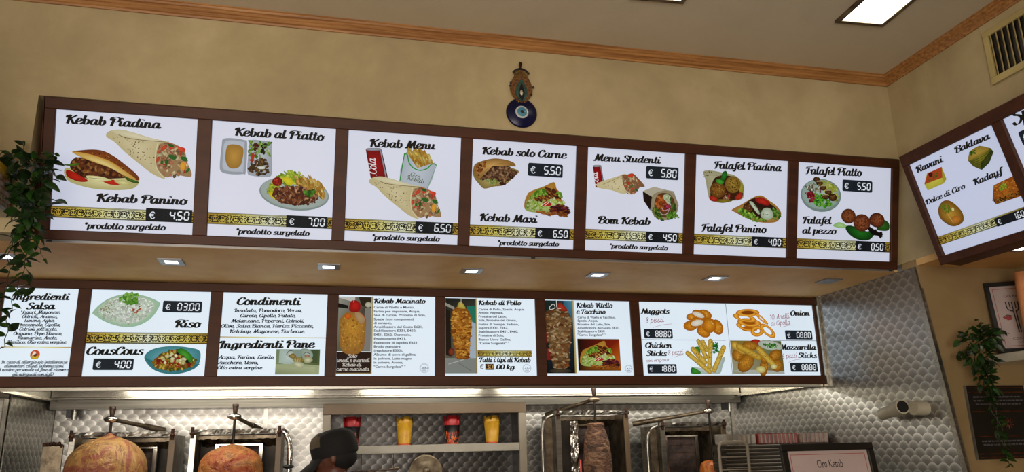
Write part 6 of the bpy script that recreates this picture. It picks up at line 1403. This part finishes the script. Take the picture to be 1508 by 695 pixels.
def grill(cx, w_, zt, lab, left_tube=False, right_tube=False, spit_x=None, foil_knob=False, arm=None, thin=0, left_wing=False, foil_side=False, red=False):
    t = thing('doner_grill', (cx, 4.6, .9), lab, 'grill', ); x0, x1 = cx - w_ / 2, cx + w_ / 2; yf, yb = 4.40, 4.70; S_ = MAT['brushed_steel']; G_ = MAT['greasy_steel']
    mb = MB(); mb.bbox(x0, x1, 4.34, yb, .905, 1.0, .004); mb.build('base', S_, t)
    mb = MB(); mb.box(x0, x0 + .016, yf, yb, 1.0, zt - .02); mb.build('side_panel', G_, t)
    mb = MB(); mb.box(x1 - .016, x1, yf, yb, 1.0, zt - .02); mb.build('side_panel', G_, t)
    mb = MB(); mb.box(x0 + .016, x1 - .016, yb - .012, yb, 1.0, zt - .02); mb.build('back_panel', MAT['dark_steel'], t)
    mb = MB(); mb.box(x0 + .016, x1 - .016, yf + .17, yb, zt - .05, zt - .03); mb.build('roof_plate', G_, t)
    mb = MB(); rr = random.Random(int(cx * 77)); nx = 34; vs = []
    for i in range(nx + 1):
        x = x0 - .006 + (w_ + .012) * i / nx; j = lambda a: rr.uniform(-a, a)
        for (yy, zz) in ((yf + .012, zt - .024), (yf - .012, zt - .024), (yf - .014, zt - .012), (yf - .012, zt), (yf + .012, zt)): vs.append((x, yy + j(.0022), zz + j(.0022)))
    mb.add(vs, [(5 * i + j, 5 * i + (j + 1) % 5, 5 * i + 5 + (j + 1) % 5, 5 * i + 5 + j) for i in range(nx) for j in range(5)] + [(0, 1, 2, 3, 4), tuple(range(5 * nx, 5 * nx + 5))[::-1]]); mb.build('top_rail', MAT['rail_foil'], t)
    for x in (x0, x1 - .03):
        mb = MB(); mb.bbox(x, x + .03, yf - .008, yf + .004, 1.0, zt - .026, .002); mb.build('front_post', MAT['beige_paint'] if x > cx else S_, t)
    # crumpled foil strip on the rail and roof
    mb = MB(); rnd = random.Random(int(cx * 100) + 5); nx = 26; vs = []
    for i in range(nx + 1):
        for j in range(4): vs.append((x0 + .03 + (w_ - .06) * i / nx, yf + .15 + .07 * j / 3, zt - .045 - .012 * rnd.random() - .012 * j))
    mb.add(vs, [(4 * i + j, 4 * i + j + 1, 4 * i + j + 5, 4 * i + j + 4) for i in range(nx) for j in range(3)]); mb.build('crumpled_foil', MAT['burnt_foil'], t)
    # inner burner frame with mesh
    bx0, bx1 = cx - w_ * .27, cx + w_ * .27
    for x in (bx0, bx1 - .022):
        mb = MB(); mb.bbox(x, x + .022, yb - .13, yb - .105, 1.02, zt - .075, .002); mb.build('burner_post', MAT['bright_steel'], t)
    mb = MB(); mb.bbox(bx0, bx1, yb - .135, yb - .11, zt - .085, zt - .073, .002); mb.build('burner_rail', MAT['bright_steel'], t)
    mb = MB(); mb.box(bx0 + .02, bx1 - .02, yb - .115, yb - .105, 1.02, zt - .086); bp = mb.build('burner_plate', noisy('ceramic_burner', '#241b17', '#4a3a34', .8, 0, 25, bump=.001, bscale=90), t)
    mb = MB()
    for i in range(14): z = 1.05 + (zt - 1.14) * i / 13; mb.box(bx0 + .02, bx1 - .02, yb - .117, yb - .115, z, z + .003)
    mb.build('burner_mesh', MAT['rusty_iron'], bp)['kind'] = 'stuff'
    for x in (x0 + .012, x1 - .014):
        mb = MB(); mb.tube([(x, yf - .018, zt - .045), (x, yf - .018, zt + .012)], .008, 8); mb.ell((x, yf - .018, zt - .02), (.013, .012, .01), 8, 6); mb.build('hinge_pin', MAT['rusty_iron'], t)
    if left_wing:
        mb = MB(); mb.box(x0 - .105, x0 - .015, yf - .03, yf - .018, 1.0, zt - .065); wg = mb.build('wing_door', G_, t)
        mb = MB(); rr = random.Random(5)
        for i in range(7): mb.ell((x0 - .10 + .013 * i, yf - .024, zt - .06 + rr.uniform(-.006, .008)), (.010, .009, .011), 7, 5)
        mb.build('charred_edge', MAT['rusty_iron'], wg)
    if left_tube:
        mb = MB(); xa = x0 - .02; mb.tube([(xa - .055, yf + .03, 1.0), (xa - .055, yf + .03, zt - .13), (xa - .045, yf + .03, zt - .07), (xa - .02, yf + .03, zt - .035), (xa + .02, yf + .03, zt - .02)], .011, 10); mb.build('bent_tube', S_, t)
        mb = MB(); mb.box(xa - .04, xa + .004, yf + .02, yf + .03, 1.0, zt - .04); mb.build('wing_door', G_, t)
    if right_tube:
        mb = MB(); xa = x1 + .01; mb.tube([(xa + .035, yf, 1.0), (xa + .035, yf, zt - .13), (xa + .028, yf, zt - .07), (xa + .008, yf, zt - .025), (xa - .01, yf, zt - .01)], .014, 10); mb.build('bent_tube', MAT['foil'], t)
        mb = MB(); mb.ell((xa + .03, yf - .01, 1.53), (.03, .02, .012), 8, 6); mb.build('clamp_knob', MAT['black_plastic'], t)
    if foil_side:
        mb = MB(); mb.box(x0 + .03, x0 + .135, yf + .0, yf + .02, 1.0, zt - .055); mb.build('foil_door', MAT['dark_steel'], t)
        mb = MB(); rr = random.Random(9); vs = []; 
        for i in range(30):
            for j in range(6): vs.append((x0 + .085 + .05 * j / 5, yf - .006 - .02 * rr.random() * (j not in (0, 5)), 1.0 + (zt - 1.06) * i / 29))
        mb.add(vs, [(6 * i + j, 6 * i + j + 1, 6 * i + j + 7, 6 * i + j + 6) for i in range(29) for j in range(5)]); mb.build('crumpled_foil', MAT['foil'], t)
    if red:
        mb = MB(); mb.box(cx - .075, cx - .02, yb - .123, yb - .118, 1.2, 1.52); mb.build('glowing_burner', emit('burner_glow', (.62, .04, .02), .8), bp)
    # spit with clamp, arm and knob
    sx = spit_x if spit_x is not None else cx; kz = zt + .125 if thin else zt + .12
    sp = mb = MB(); mb.tube([(sx, 4.36, 1.0), (sx, 4.36, kz - .02)], .007, 10); s_o = mb.build('spit', MAT['dark_steel'], t)
    mb = MB(); mb.lathe([(1e-4, kz - .045), (.010, kz - .045), (.012, kz - .03), (.016, kz - .008), (.017, kz + .006), (1e-4, kz + .008)], 10, (sx, 4.36, 0)); mb.build('knob', MAT['wood_knob'], s_o)
    mb = MB(); cz = zt + .062; mb.ell((sx - .002, 4.36, cz), (.036, .02, .017), 10, 7); mb.build('clamp_foil', MAT['foil'] if foil_knob else MAT['greasy_steel'], s_o)
    if arm:
        mb = MB(); mb.tube([(sx, 4.37, cz), (sx + arm[0], 4.62, cz + arm[1])], [.010, .012], 8); mb.tube([(sx + arm[0] * .75, 4.56, cz + arm[1] * .75), (sx + arm[0] * 1.25, 4.66, cz + arm[1] * 1.25)], .016, 8); mb.build('support_arm', MAT['greasy_steel'], s_o)
    mb = MB(); mb.lathe([(1e-4, 1.03), (.17, 1.03), (.175, 1.045), (.16, 1.04), (1e-4, 1.04)], 28, (sx, 4.36, 0)); mb.build('drip_plate', S_, t)
    return t
grill(-.99, .50, 1.722, 'first kebab grill from the left, behind the largest pale meat cone', left_wing=True, spit_x=-1.045, foil_knob=True, arm=(.16, -.04))
grill(-.44, .46, 1.728, 'second kebab grill from the left, with a foil wrapped tube on its right', right_tube=True, spit_x=-.452, foil_knob=True, arm=(.09, -.05))
grill(1.54, .45, 1.80, 'tall third kebab grill with foil panel around the slim brown meat cone', left_tube=True, spit_x=1.545, arm=(-.17, -.06), thin=1, foil_side=True, red=True)
grill(2.18, .43, 1.725, 'nearly empty kebab grill at the right, beside the stack of trays', left_tube=True, spit_x=2.275, foil_knob=True, arm=(-.30, -.05))
meat('meat_cone', -1.045, 4.36, [(1e-3, 1.725), (.02, 1.705), (.06, 1.690), (.12, 1.662), (.165, 1.615), (.186, 1.555), (.187, 1.48), (.17, 1.35), (.13, 1.2), (.09, 1.06), (1e-3, 1.05)], 'largest pale roasted meat cone on the first spit from the left', m1, .010, 1, 0)
meat('meat_cone', -.455, 4.36, [(1e-3, 1.652), (.02, 1.648), (.06, 1.637), (.115, 1.61), (.148, 1.57), (.158, 1.52), (.16, 1.45), (.145, 1.32), (.11, 1.18), (.08, 1.06), (1e-3, 1.05)], 'orange domed meat cone on the second spit from the left', m2, .010, 2, 0)
meat('meat_cone', 1.545, 4.36, [(1e-3, 1.728), (.045, 1.726), (.052, 1.712), (.050, 1.70), (.062, 1.665), (.074, 1.61), (.080, 1.54), (.082, 1.46), (.08, 1.3), (.07, 1.15), (.06, 1.06), (1e-3, 1.05)], 'slim brown sliced meat cone on the third spit', m3, .020, 3, 0)
meat('meat_cone', 2.262, 4.36, [(1e-3, 1.500), (.03, 1.498), (.055, 1.487), (.068, 1.46), (.07, 1.40), (.06, 1.25), (.05, 1.06), (1e-3, 1.05)], 'small orange remnant of meat low on the rightmost spit', m4, .025, 4, 0)

# ================================================================== CUP SHELF
su = thing('shelf_unit', (.6, 4.7, .9), 'beige painted shelf unit with red and yellow cups in the middle of the kitchen wall', 'shelf')
xa, xb = -.003, 1.190; BP = MAT['beige_paint']; GP = MAT['grey_paint']
mb = MB(); mb.box(xa + .02, xb - .02, 4.836, 4.844, .9, 1.845); mb.build('back_panel', scales_steel('scales_unit_shade', 0, .062, (.17, .16, .15)), su)  # added dark panel; the shade inside the unit is put into its colour
mb = MB(); mb.bbox(xa, xb, 4.59, 4.61, 1.803, 1.862, .002); mb.build('header', BP, su)
for x in (xa, xb - .045):
    mb = MB(); mb.bbox(x, x + .045, 4.594, 4.62, .9, 1.803, .002); mb.build('post', GP, su)
    mb = MB(); mb.box(x + .01 if x > 0 else x, x + .035 if x > 0 else x + .02, 4.62, 4.85, .9, 1.85); mb.build('side_panel', MAT['dark_steel'], su)
mb = MB(); mb.bbox(xa + .045, xb - .045, 4.60, 4.84, 1.583, 1.628, .002); mb.build('shelf_board', noisy('shelf_paint', '#9c978a', '#a8a396', .45, 0, 4), su)
mb = MB(); mb.box(xa + .045, xb - .045, 4.62, 4.84, 1.28, 1.30); mb.build('shelf_board', GP, su)
mb = MB(); mb.box(xa, xb, 4.61, 4.845, 1.845, 1.852); mb.build('top_plate', MAT['brushed_steel'], su)
cup_y = noisy('cup_yellow', '#b98a1e', '#cf9f2c', .4, 0, 7); cup_yd = noisy('cup_yellow_shade_print', '#9a6a1c', '#b07c22', .4, 0, 7); cup_r = noisy('cup_red', '#9c1c22', '#b3262a', .4, 0, 7); cup_o = noisy('cup_orange_red', '#a8381a', '#c24c22', .4, 0, 9); cup_k = noisy('cup_black', '#120d0e', '#1b1415', .4, 0, 9); cup_f = noisy('cup_flame', '#a82a1c', '#d0682c', .4, 0, 40, p=(.45, .55))
def cup(x, red, lab):
    t = thing('paper_cup', (x, 4.70, 1.6285), lab, 'cup', 'red paper cups on the shelf' if red else 'yellow paper cups on the shelf'); z = 1.6285; y = 4.70
    h = .165 if red else .162; r0, r1 = .037, .052; n = 40
    def shell(z0, z1, m, name, top=None, par=t, off=0.0):
        mb = MB(); R_ = lambda q: r0 + (r1 - r0) * (q - z) / .17 + off; vs = []
        for k in range(n):
            th = 2 * pi * k / n; zt_ = top(th) if top else z1
            for (q, d) in ((z0, 0), (zt_, 0), (zt_, -.0012), (z0, -.0012)): vs.append((x + (R_(q) + d) * cos(th), y + (R_(q) + d) * sin(th), q))
        mb.add(vs, [(4 * k + j, 4 * ((k + 1) % n) + j, 4 * ((k + 1) % n) + j + 1, 4 * k + j + 1) for k in range(n) for j in range(3)], True); return mb.build(name, m, par)
    def flap(th):   # upright flaps with notches between
        q = (th * 4 / (2 * pi) + (.62 if red else .25)) % 1
        return z + h * (.80 if q < .06 else (1.0 if q < .55 or red else .93))
    body = shell(z, z + h * .8, cup_k if red else cup_y, 'cup_body', None)
    shell(z + h * .66 if red else z + h * .78, z + h, cup_r if red else cup_y, 'flaps', flap, off=.0008)
    shell(z, z + h * .05, cup_o, 'foot_band', off=.0006)
    mb = MB(); rnd = random.Random(int(x * 1000)); 
    for k in range(46 if red else 34):
        th = rnd.uniform(-pi, 0); zz = z + h * (rnd.uniform(.05, .42) if red else rnd.uniform(.12, .86)); R_ = r0 + (r1 - r0) * (zz - z) / .17 + .0010
        def pt(dt, dz): rr_ = R_ + (r1 - r0) * dz / .17; return (x + rr_ * cos(th + dt), y + rr_ * sin(th + dt), zz + dz)
        if red: s_ = rnd.uniform(.006, .012); mb.add([pt(-s_ / R_ * .5, -s_ * .7), pt(s_ / R_ * .5, -s_ * .6), pt(s_ / R_ * .3, s_ * .6), pt(-s_ / R_ * .1, s_ * 1.3)], [(0, 1, 2, 3)])
        else: s_ = rnd.uniform(.006, .016); a = rnd.uniform(0, pi); c_, d_ = cos(a) * s_, sin(a) * s_; mb.add([pt(-c_ / R_, -d_), pt(-c_ / R_ + .02, -d_ + .0012), pt(c_ / R_ + .02, d_ + .0012), pt(c_ / R_, d_)], [(0, 1, 2, 3)])
    mb.build('flame_print' if red else 'red_line_print', cup_f if red else cup_o, body)
    return t
cup(.165, True, 'red and black paper cup half hidden by the cap'); cup(.470, False, 'yellow patterned paper cup, the left of two yellow ones')
cup(.755, True, 'red and black paper cup between the two yellow cups'); cup(1.000, False, 'yellow patterned paper cup beside the right post of the shelf')
mb = MB(); mb.tube([(.40, 4.60, 1.503), (.40, 4.61, 1.56), (.40, 4.612, 1.584)], .002, 6); mb.tube([(.22, 4.60, 1.488), (.22, 4.61, 1.56), (.22, 4.612, 1.584)], .002, 6); mb.build('hanging_hooks', MAT['rusty_iron'], su)
mb = MB(); mb.tube([(.585, 4.58, 1.55), (.585, 4.60, 1.57), (.585, 4.612, 1.585)], .002, 6); mb.build('lid_hook', MAT['rusty_iron'], su)
# round pan lid hanging below the shelf
ld = thing('round_pan_lid', (.585, 4.56, 1.49), 'round dull steel lid propped up below the cup shelf', 'lid'); M = Matrix.Translation((.58, 4.56, 1.478)) @ Matrix.Rotation(RAD(80), 4, 'X')
mb = MB(); mb.lathe([(1e-4, .018), (.03, .018), (.05, .012), (.085, .006), (.094, .008), (.096, .004), (.09, 0), (1e-4, 0)], 32, M=M); mb.build('disc', MAT['greasy_steel'], ld)
mb = MB(); mb.lathe([(1e-4, .05), (.018, .048), (.022, .034), (.012, .018), (1e-4, .018)], 16, M=M); mb.build('knob', MAT['greasy_steel'], ld)
ut = thing('tongs', (.33, 4.6, 1.48), 'long pair of brown handled tongs hanging from the shelf unit behind the cap', 'tongs')
for i in (0, 1):
    mb = MB(); mb.tube([(.17, 4.60, 1.473 + .014 * i), (.43, 4.60, 1.506 - .01 * i)], [.006, .004], 6); mb.build('arm', MAT['wood_knob'] if i else MAT['greasy_steel'], ut)

# ================================================================== TRAY STACK AND RACK
tb = thing('prep_table', (2.35, 4.0, 0), 'low steel table carrying the stack of trays', 'table')
mb = MB(); mb.box(2.02, 2.70, 3.74, 4.16, 1.0, 1.03); mb.build('top', MAT['brushed_steel'], tb)
for x in (2.04, 2.66):
    for y in (3.76, 4.12):
        mb = MB(); mb.box(x, x + .03, y, y + .03, 0, 1.0); mb.build('leg', MAT['brushed_steel'], tb)
tray_m = noisy('stacked_tray', '#2c2925', '#4d473e', .4, .5, 9, (1, 1, 8)); rnd = random.Random(8)
z = 1.031; src = None; k = 0; trays = []
while z < 1.585:
    if src is None:
        t = thing('flat_tray', (2.38, 3.95, z), '', 'tray', 'flat trays in the tall stack'); mb = MB(); x0, x1, y0, y1 = 2.065, 2.68, 3.80, 3.95
        mb.bbox(x0, x1, y0, y1, z, z + .004, .001); mb.bbox(x0, x0 + .006, y0, y1, z + .004, z + .017, .001); mb.bbox(x1 - .006, x1, y0, y1, z + .004, z + .017, .001); mb.bbox(x0, x1, y0, y0 + .006, z + .004, z + .017, .001); mb.bbox(x0, x1, y1 - .006, y1, z + .004, z + .017, .001)
        mb.build('pan', tray_m, t); mb = MB(); mb.bbox(x0 - .006, x1 + .006, y0 - .006, y0 + .001, z + .0140, z + .0175, .001); mb.build('lip', MAT['brushed_steel'], t); src = t; c = t
    else: c = copy_tree(src, (2.38 + rnd.uniform(-.006, .004), 3.95 + rnd.uniform(-.006, .006), z))
    c['label'] = 'thin grey metal tray in the tall stack behind the counter sign'; trays.append(c); z += .0185; k += 1
for q_ in trays[:-14]: q_['label'] = 'thin grey metal tray low in the tall stack, below the picture'
ORD = ['second', 'third', 'fourth', 'fifth', 'sixth']
for q_, w__ in zip(trays[-2:-7:-1], ORD): q_['label'] = w__ + ' thin grey metal tray from the top of the tall stack'
trays[-1]['label'] = 'topmost thin grey metal tray of the tall stack, under the clear boxes'; del trays[-1]['group']
ztop = z + .001
lidm = [noisy('clear_box_white', '#8d8a84', '#aaa79f', .15, .1, 12), noisy('clear_box_red', '#7a2a26', '#9c463e', .15, .1, 18, p=(.4, .6)), noisy('clear_box_pink', '#8a6a64', '#b09a92', .15, .1, 18)]
for i, (x0, x1, lab) in enumerate(((2.07, 2.25, 'ribbed clear box with pale contents, leftmost on the tray stack'), (2.262, 2.50, 'ribbed clear box with red contents in the middle of the tray stack'), (2.512, 2.69, 'ribbed clear box with pink striped contents beside the right steel wall'))):
    t = thing('ribbed_box', ((x0 + x1) / 2, 3.94, ztop), lab, 'container'); mb = MB(); mb.bbox(x0, x1, 3.81, 3.93, ztop, ztop + .055, .004); mb.build('body', lidm[i], t)
    nr = int((x1 - x0) / .026)
    for j in range(nr):
        x = x0 + .012 + j * (x1 - x0 - .02) / nr; mb = MB(); mb.bbox(x, x + .007, 3.802, 3.812, ztop + .004, ztop + .052, .0015); mb.build('rib', lidm[0] if i else MAT['grey_paint'], t)
rk = thing('wire_rack', (1.93, 3.6, 1.03), 'bent grey tube rack standing in front of the tray stack', 'rack')
mb = MB(); xa, xb, zt, y = 1.915, 2.072, 1.602, 3.60
P_ = [(xa, y, 1.03), (xa, y, zt - .03), (xa + .004, y, zt - .014), (xa + .014, y, zt - .004), (xa + .03, y, zt), (xb - .03, y, zt), (xb - .014, y, zt - .004), (xb - .004, y, zt - .014), (xb, y, zt - .03), (xb, y, 1.03)]
mb.tube(P_, .0075, 10); mb.build('bent_frame', MAT['grey_paint'], rk)
for z in (1.53, 1.47, 1.41, 1.35, 1.29): mb = MB(); mb.tube([(xa, y, z), (xb, y, z)], .003, 6); mb.build('cross_wire', MAT['grey_paint'], rk)
mb = MB(); mb.box(xa - .01, xb + .01, 3.50, 3.66, 1.0, 1.03); mb.build('base', MAT['grey_paint'], rk)
t2 = thing('side_stand', (1.99, 3.58, 0), 'narrow stand carrying the bent tube rack', 'stand'); mb = MB(); mb.box(xa - .02, xb - .05, 3.48, 3.68, .96, .999); mb.build('top', MAT['brushed_steel'], t2)
mb = MB(); mb.box(xa, xb - .07, 3.5, 3.66, 0, .96); mb.build('column', MAT['brushed_steel'], t2)

# ================================================================== PERSON (seen only from the forehead up)
def person():
    bx, by = .085, 3.82
    t = thing('person', (bx, by, 0), 'person in a black cap standing in the kitchen before the cup shelf, facing left', 'person')
    # body lies along local axes: facing -X and a little to the camera
    R_ = Matrix.Translation((bx, by, 0)) @ Matrix.Rotation(RAD(166), 4, 'Z')     # local +x = facing direction
    Hd = R_ @ Matrix.Translation((0, 0, 1.50)) @ Matrix.Rotation(RAD(10), 4, 'Y') @ Matrix.Translation((0, 0, -1.50))
    def T(p): return (Hd if p[2] > 1.505 and abs(p[1]) < .12 else R_) @ Vector(p)
    b = MB()
    def limb(pts, rr, n=14):
        b.tube([T(p) for p in pts], rr, n)
        for p, r in zip(pts, rr): b.ell(T(p), (r, r, r), 12, 8)
    # torso
    for z, rx, ry in ((.92, .11, .16), (1.0, .105, .15), (1.1, .10, .14), (1.2, .11, .155), (1.3, .115, .17), (1.38, .10, .165)): b.ell(T((0, 0, z)), (ry * .98 if False else rx * 1.1, ry, .09), 18, 10)
    limb([(0, 0, 1.38), (.01, 0, 1.46), (.02, 0, 1.52)], [.065, .055, .055])
    for s in (1, -1):
        limb([(0, s * .165, 1.37), (-.01, s * .21, 1.22), (.0, s * .225, 1.10)], [.055, .047, .042]); limb([(.0, s * .225, 1.10), (.10, s * .20, 1.02), (.21, s * .16, .99)], [.042, .036, .027])
        # hand: palm, four fingers, thumb
        limb([(.22, s * .155, .985), (.27, s * .145, .98)], [.026, .028])
        for k, (dy, L) in enumerate(((-.024, .058), (-.008, .068), (.008, .064), (.022, .05))):
            a = (.285, s * .14 + dy, .98); c = (.285 + L * .55, s * .14 + dy * 1.15, .974); d = (.285 + L, s * .14 + dy * 1.2, .955); limb([a, c, d], [.0098, .0090, .0080], 8)
        limb([(.25, s * .12, .985), (.275, s * .095, .98), (.30, s * .09, .972)], [.012, .0105, .009], 8)
        limb([(0, s * .085, .93), (.02, s * .09, .5), (-.01, s * .09, .10)], [.085, .058, .042]); limb([(-.02, s * .09, .05), (.10, s * .10, .035), (.16, s * .10, .03)], [.04, .035, .03])
    # head
    b.ell(T((.015, 0, 1.60)), (.098, .077, .105), 24, 16); b.ell(T((.045, 0, 1.545)), (.06, .055, .055), 18, 12); b.ell(T((.075, 0, 1.505)), (.025, .028, .02), 12, 8)
    b.tube([T((.104, 0, 1.595)), T((.122, 0, 1.57)), T((.126, 0, 1.558))], [.009, .014, .013], 10); b.ell(T((.118, 0, 1.557)), (.015, .017, .010), 10, 8)
    b.ell(T((.096, 0, 1.617)), (.016, .05, .009), 12, 8); b.ell(T((.098, 0, 1.527)), (.011, .022, .006), 10, 6); b.ell(T((.096, 0, 1.516)), (.011, .019, .006), 10, 6)
    for s in (1, -1): b.ell(T((.0, s * .078, 1.575)), (.016, .008, .03), 10, 8); b.ell(T((.075, s * .045, 1.565)), (.025, .022, .025), 10, 8)
    o = b.build('body', MAT['skin'], t)
    rm = o.modifiers.new('r', 'REMESH'); rm.mode = 'VOXEL'; rm.voxel_size = .0075; rm.use_smooth_shade = True
    smo = o.modifiers.new('s', 'SMOOTH'); smo.factor = .5; smo.iterations = 2
    e = MB(); eb = MB()
    for s in (1, -1): e.ell(T((.092, s * .031, 1.60)), (.013, .013, .012), 12, 8); eb.ell(T((.103, s * .031, 1.60)), (.004, .005, .005), 8, 6)
    e.build('eyes', MAT['white_enamel'], t); eb.build('irises', MAT['dark_bead'], t)
    h = MB()
    for s in (1, -1): h.tube([T((.103, s * .018, 1.62)), T((.1, s * .035, 1.626)), T((.085, s * .052, 1.618))], [.003, .004, .002], 6)
    h.ell(T((-.012, 0, 1.575)), (.080, .080, .06), 20, 12); hr = h.build('hair', MAT['cap_cloth'], t)
    # cap: crown, reflected light painted as a tan patch, brim
    c = MB(); Mh = Hd @ Matrix.Translation((.008, 0, 1.592)) @ Matrix.Rotation(RAD(4), 4, 'Y')
    c.lathe([(.098, -.012), (.103, .0), (.104, .04), (.100, .068), (.087, .092), (.060, .108), (.02, .114), (1e-4, .114)], 32, M=Mh @ Matrix.Diagonal((1.06, .86, 1, 1))); cr = c.build('cap', MAT['cap_cloth'], t)
    c = MB(); vs = []; n = 20
    for i in range(n + 1):
        a = -1.15 + 2.3 * i / n
        for (r, dz) in ((.100, -.002), (.130, -.016), (.158 + .010 * cos(a), -.040)):
            xx = r * cos(a) * 1.06 if r < .11 else .100 * 1.06 * cos(a) + (r - .1) * cos(a * .6) * 1.2; yy = .100 * .86 * sin(a) * (1 if r < .11 else 1.0)
            vs.append(Mh @ Vector((xx, yy, dz - .02 * abs(sin(a)) * (r > .11)))); 
    m_ = len(vs); vs += [Vector(v) - Vector((0, 0, .004)) for v in vs]; F_ = []
    for i in range(n):
        for j in (0, 1): F_.append((3 * i + j, 3 * i + j + 1, 3 * i + j + 4, 3 * i + j + 3)); F_.append(tuple(m_ + q for q in (3 * i + j, 3 * i + j + 3, 3 * i + j + 4, 3 * i + j + 1)))
        F_.append((3 * i + 2, m_ + 3 * i + 2, m_ + 3 * i + 5, 3 * i + 5))
    c.add(vs, F_, True); c.build('brim', MAT['cap_cloth'], cr)
    c = MB(); c.lathe([(.1055, .045), (.1015, .070), (.0885, .0935), (.061, .1105)], 32, M=Mh @ Matrix.Diagonal((1.06, .86, 1, 1)))
    keep = [f for f in c.f if True]; cx_ = [Vector(v) for v in c.v]; c.f = [f for f in keep if sum((Hd.inverted() @ cx_[i]).x for i in f) / 4 > .055 and sum((Hd.inverted() @ cx_[i]).y for i in f) / 4 > -.01]; c.m = [0] * len(c.f); c.sm = [True] * len(c.f)
    used = sorted({i for f in c.f for i in f}); mp_ = {i: k for k, i in enumerate(used)}; c.v = [c.v[i] for i in used]; c.f = [tuple(mp_[i] for i in f) for f in c.f]
    c.build('reflection_patch', MAT['cap_reflection'], cr)
    # clothes
    k = MB()
    for z, rx, ry in ((.90, .125, .17), (1.0, .12, .165), (1.1, .115, .155), (1.2, .122, .168), (1.3, .128, .183), (1.37, .11, .18)): k.ell(T((0, 0, z)), (rx * 1.1, ry, .09), 18, 10)
    for s in (1, -1): k.tube([T((0, s * .165, 1.37)), T((-.01, s * .212, 1.22)), T((.0, s * .225, 1.14))], [.066, .060, .056], 14)
    ko = k.build('shirt', MAT['shirt_cloth'], t); m_ = ko.modifiers.new('r', 'REMESH'); m_.mode = 'VOXEL'; m_.voxel_size = .012; m_.use_smooth_shade = True
    k = MB()
    for s in (1, -1): k.tube([T((0, s * .085, .93)), T((.02, s * .09, .5)), T((-.01, s * .09, .08))], [.098, .075, .062], 14)
    k.ell(T((0, 0, .93)), (.125, .17, .08), 18, 10); k.build('trousers', MAT['trouser_cloth'], t)
    for s in (1, -1):
        k = MB(); k.tube([T((-.06, s * .09, .045)), T((.0, s * .093, .05)), T((.11, s * .10, .042)), T((.18, s * .10, .034))], [.038, .046, .044, .03], 12); k.build('shoe', MAT['shoe_leather'], t)
person()
for o in list(bpy.data.objects):
    if '_o' in o.keys(): del o['_o']
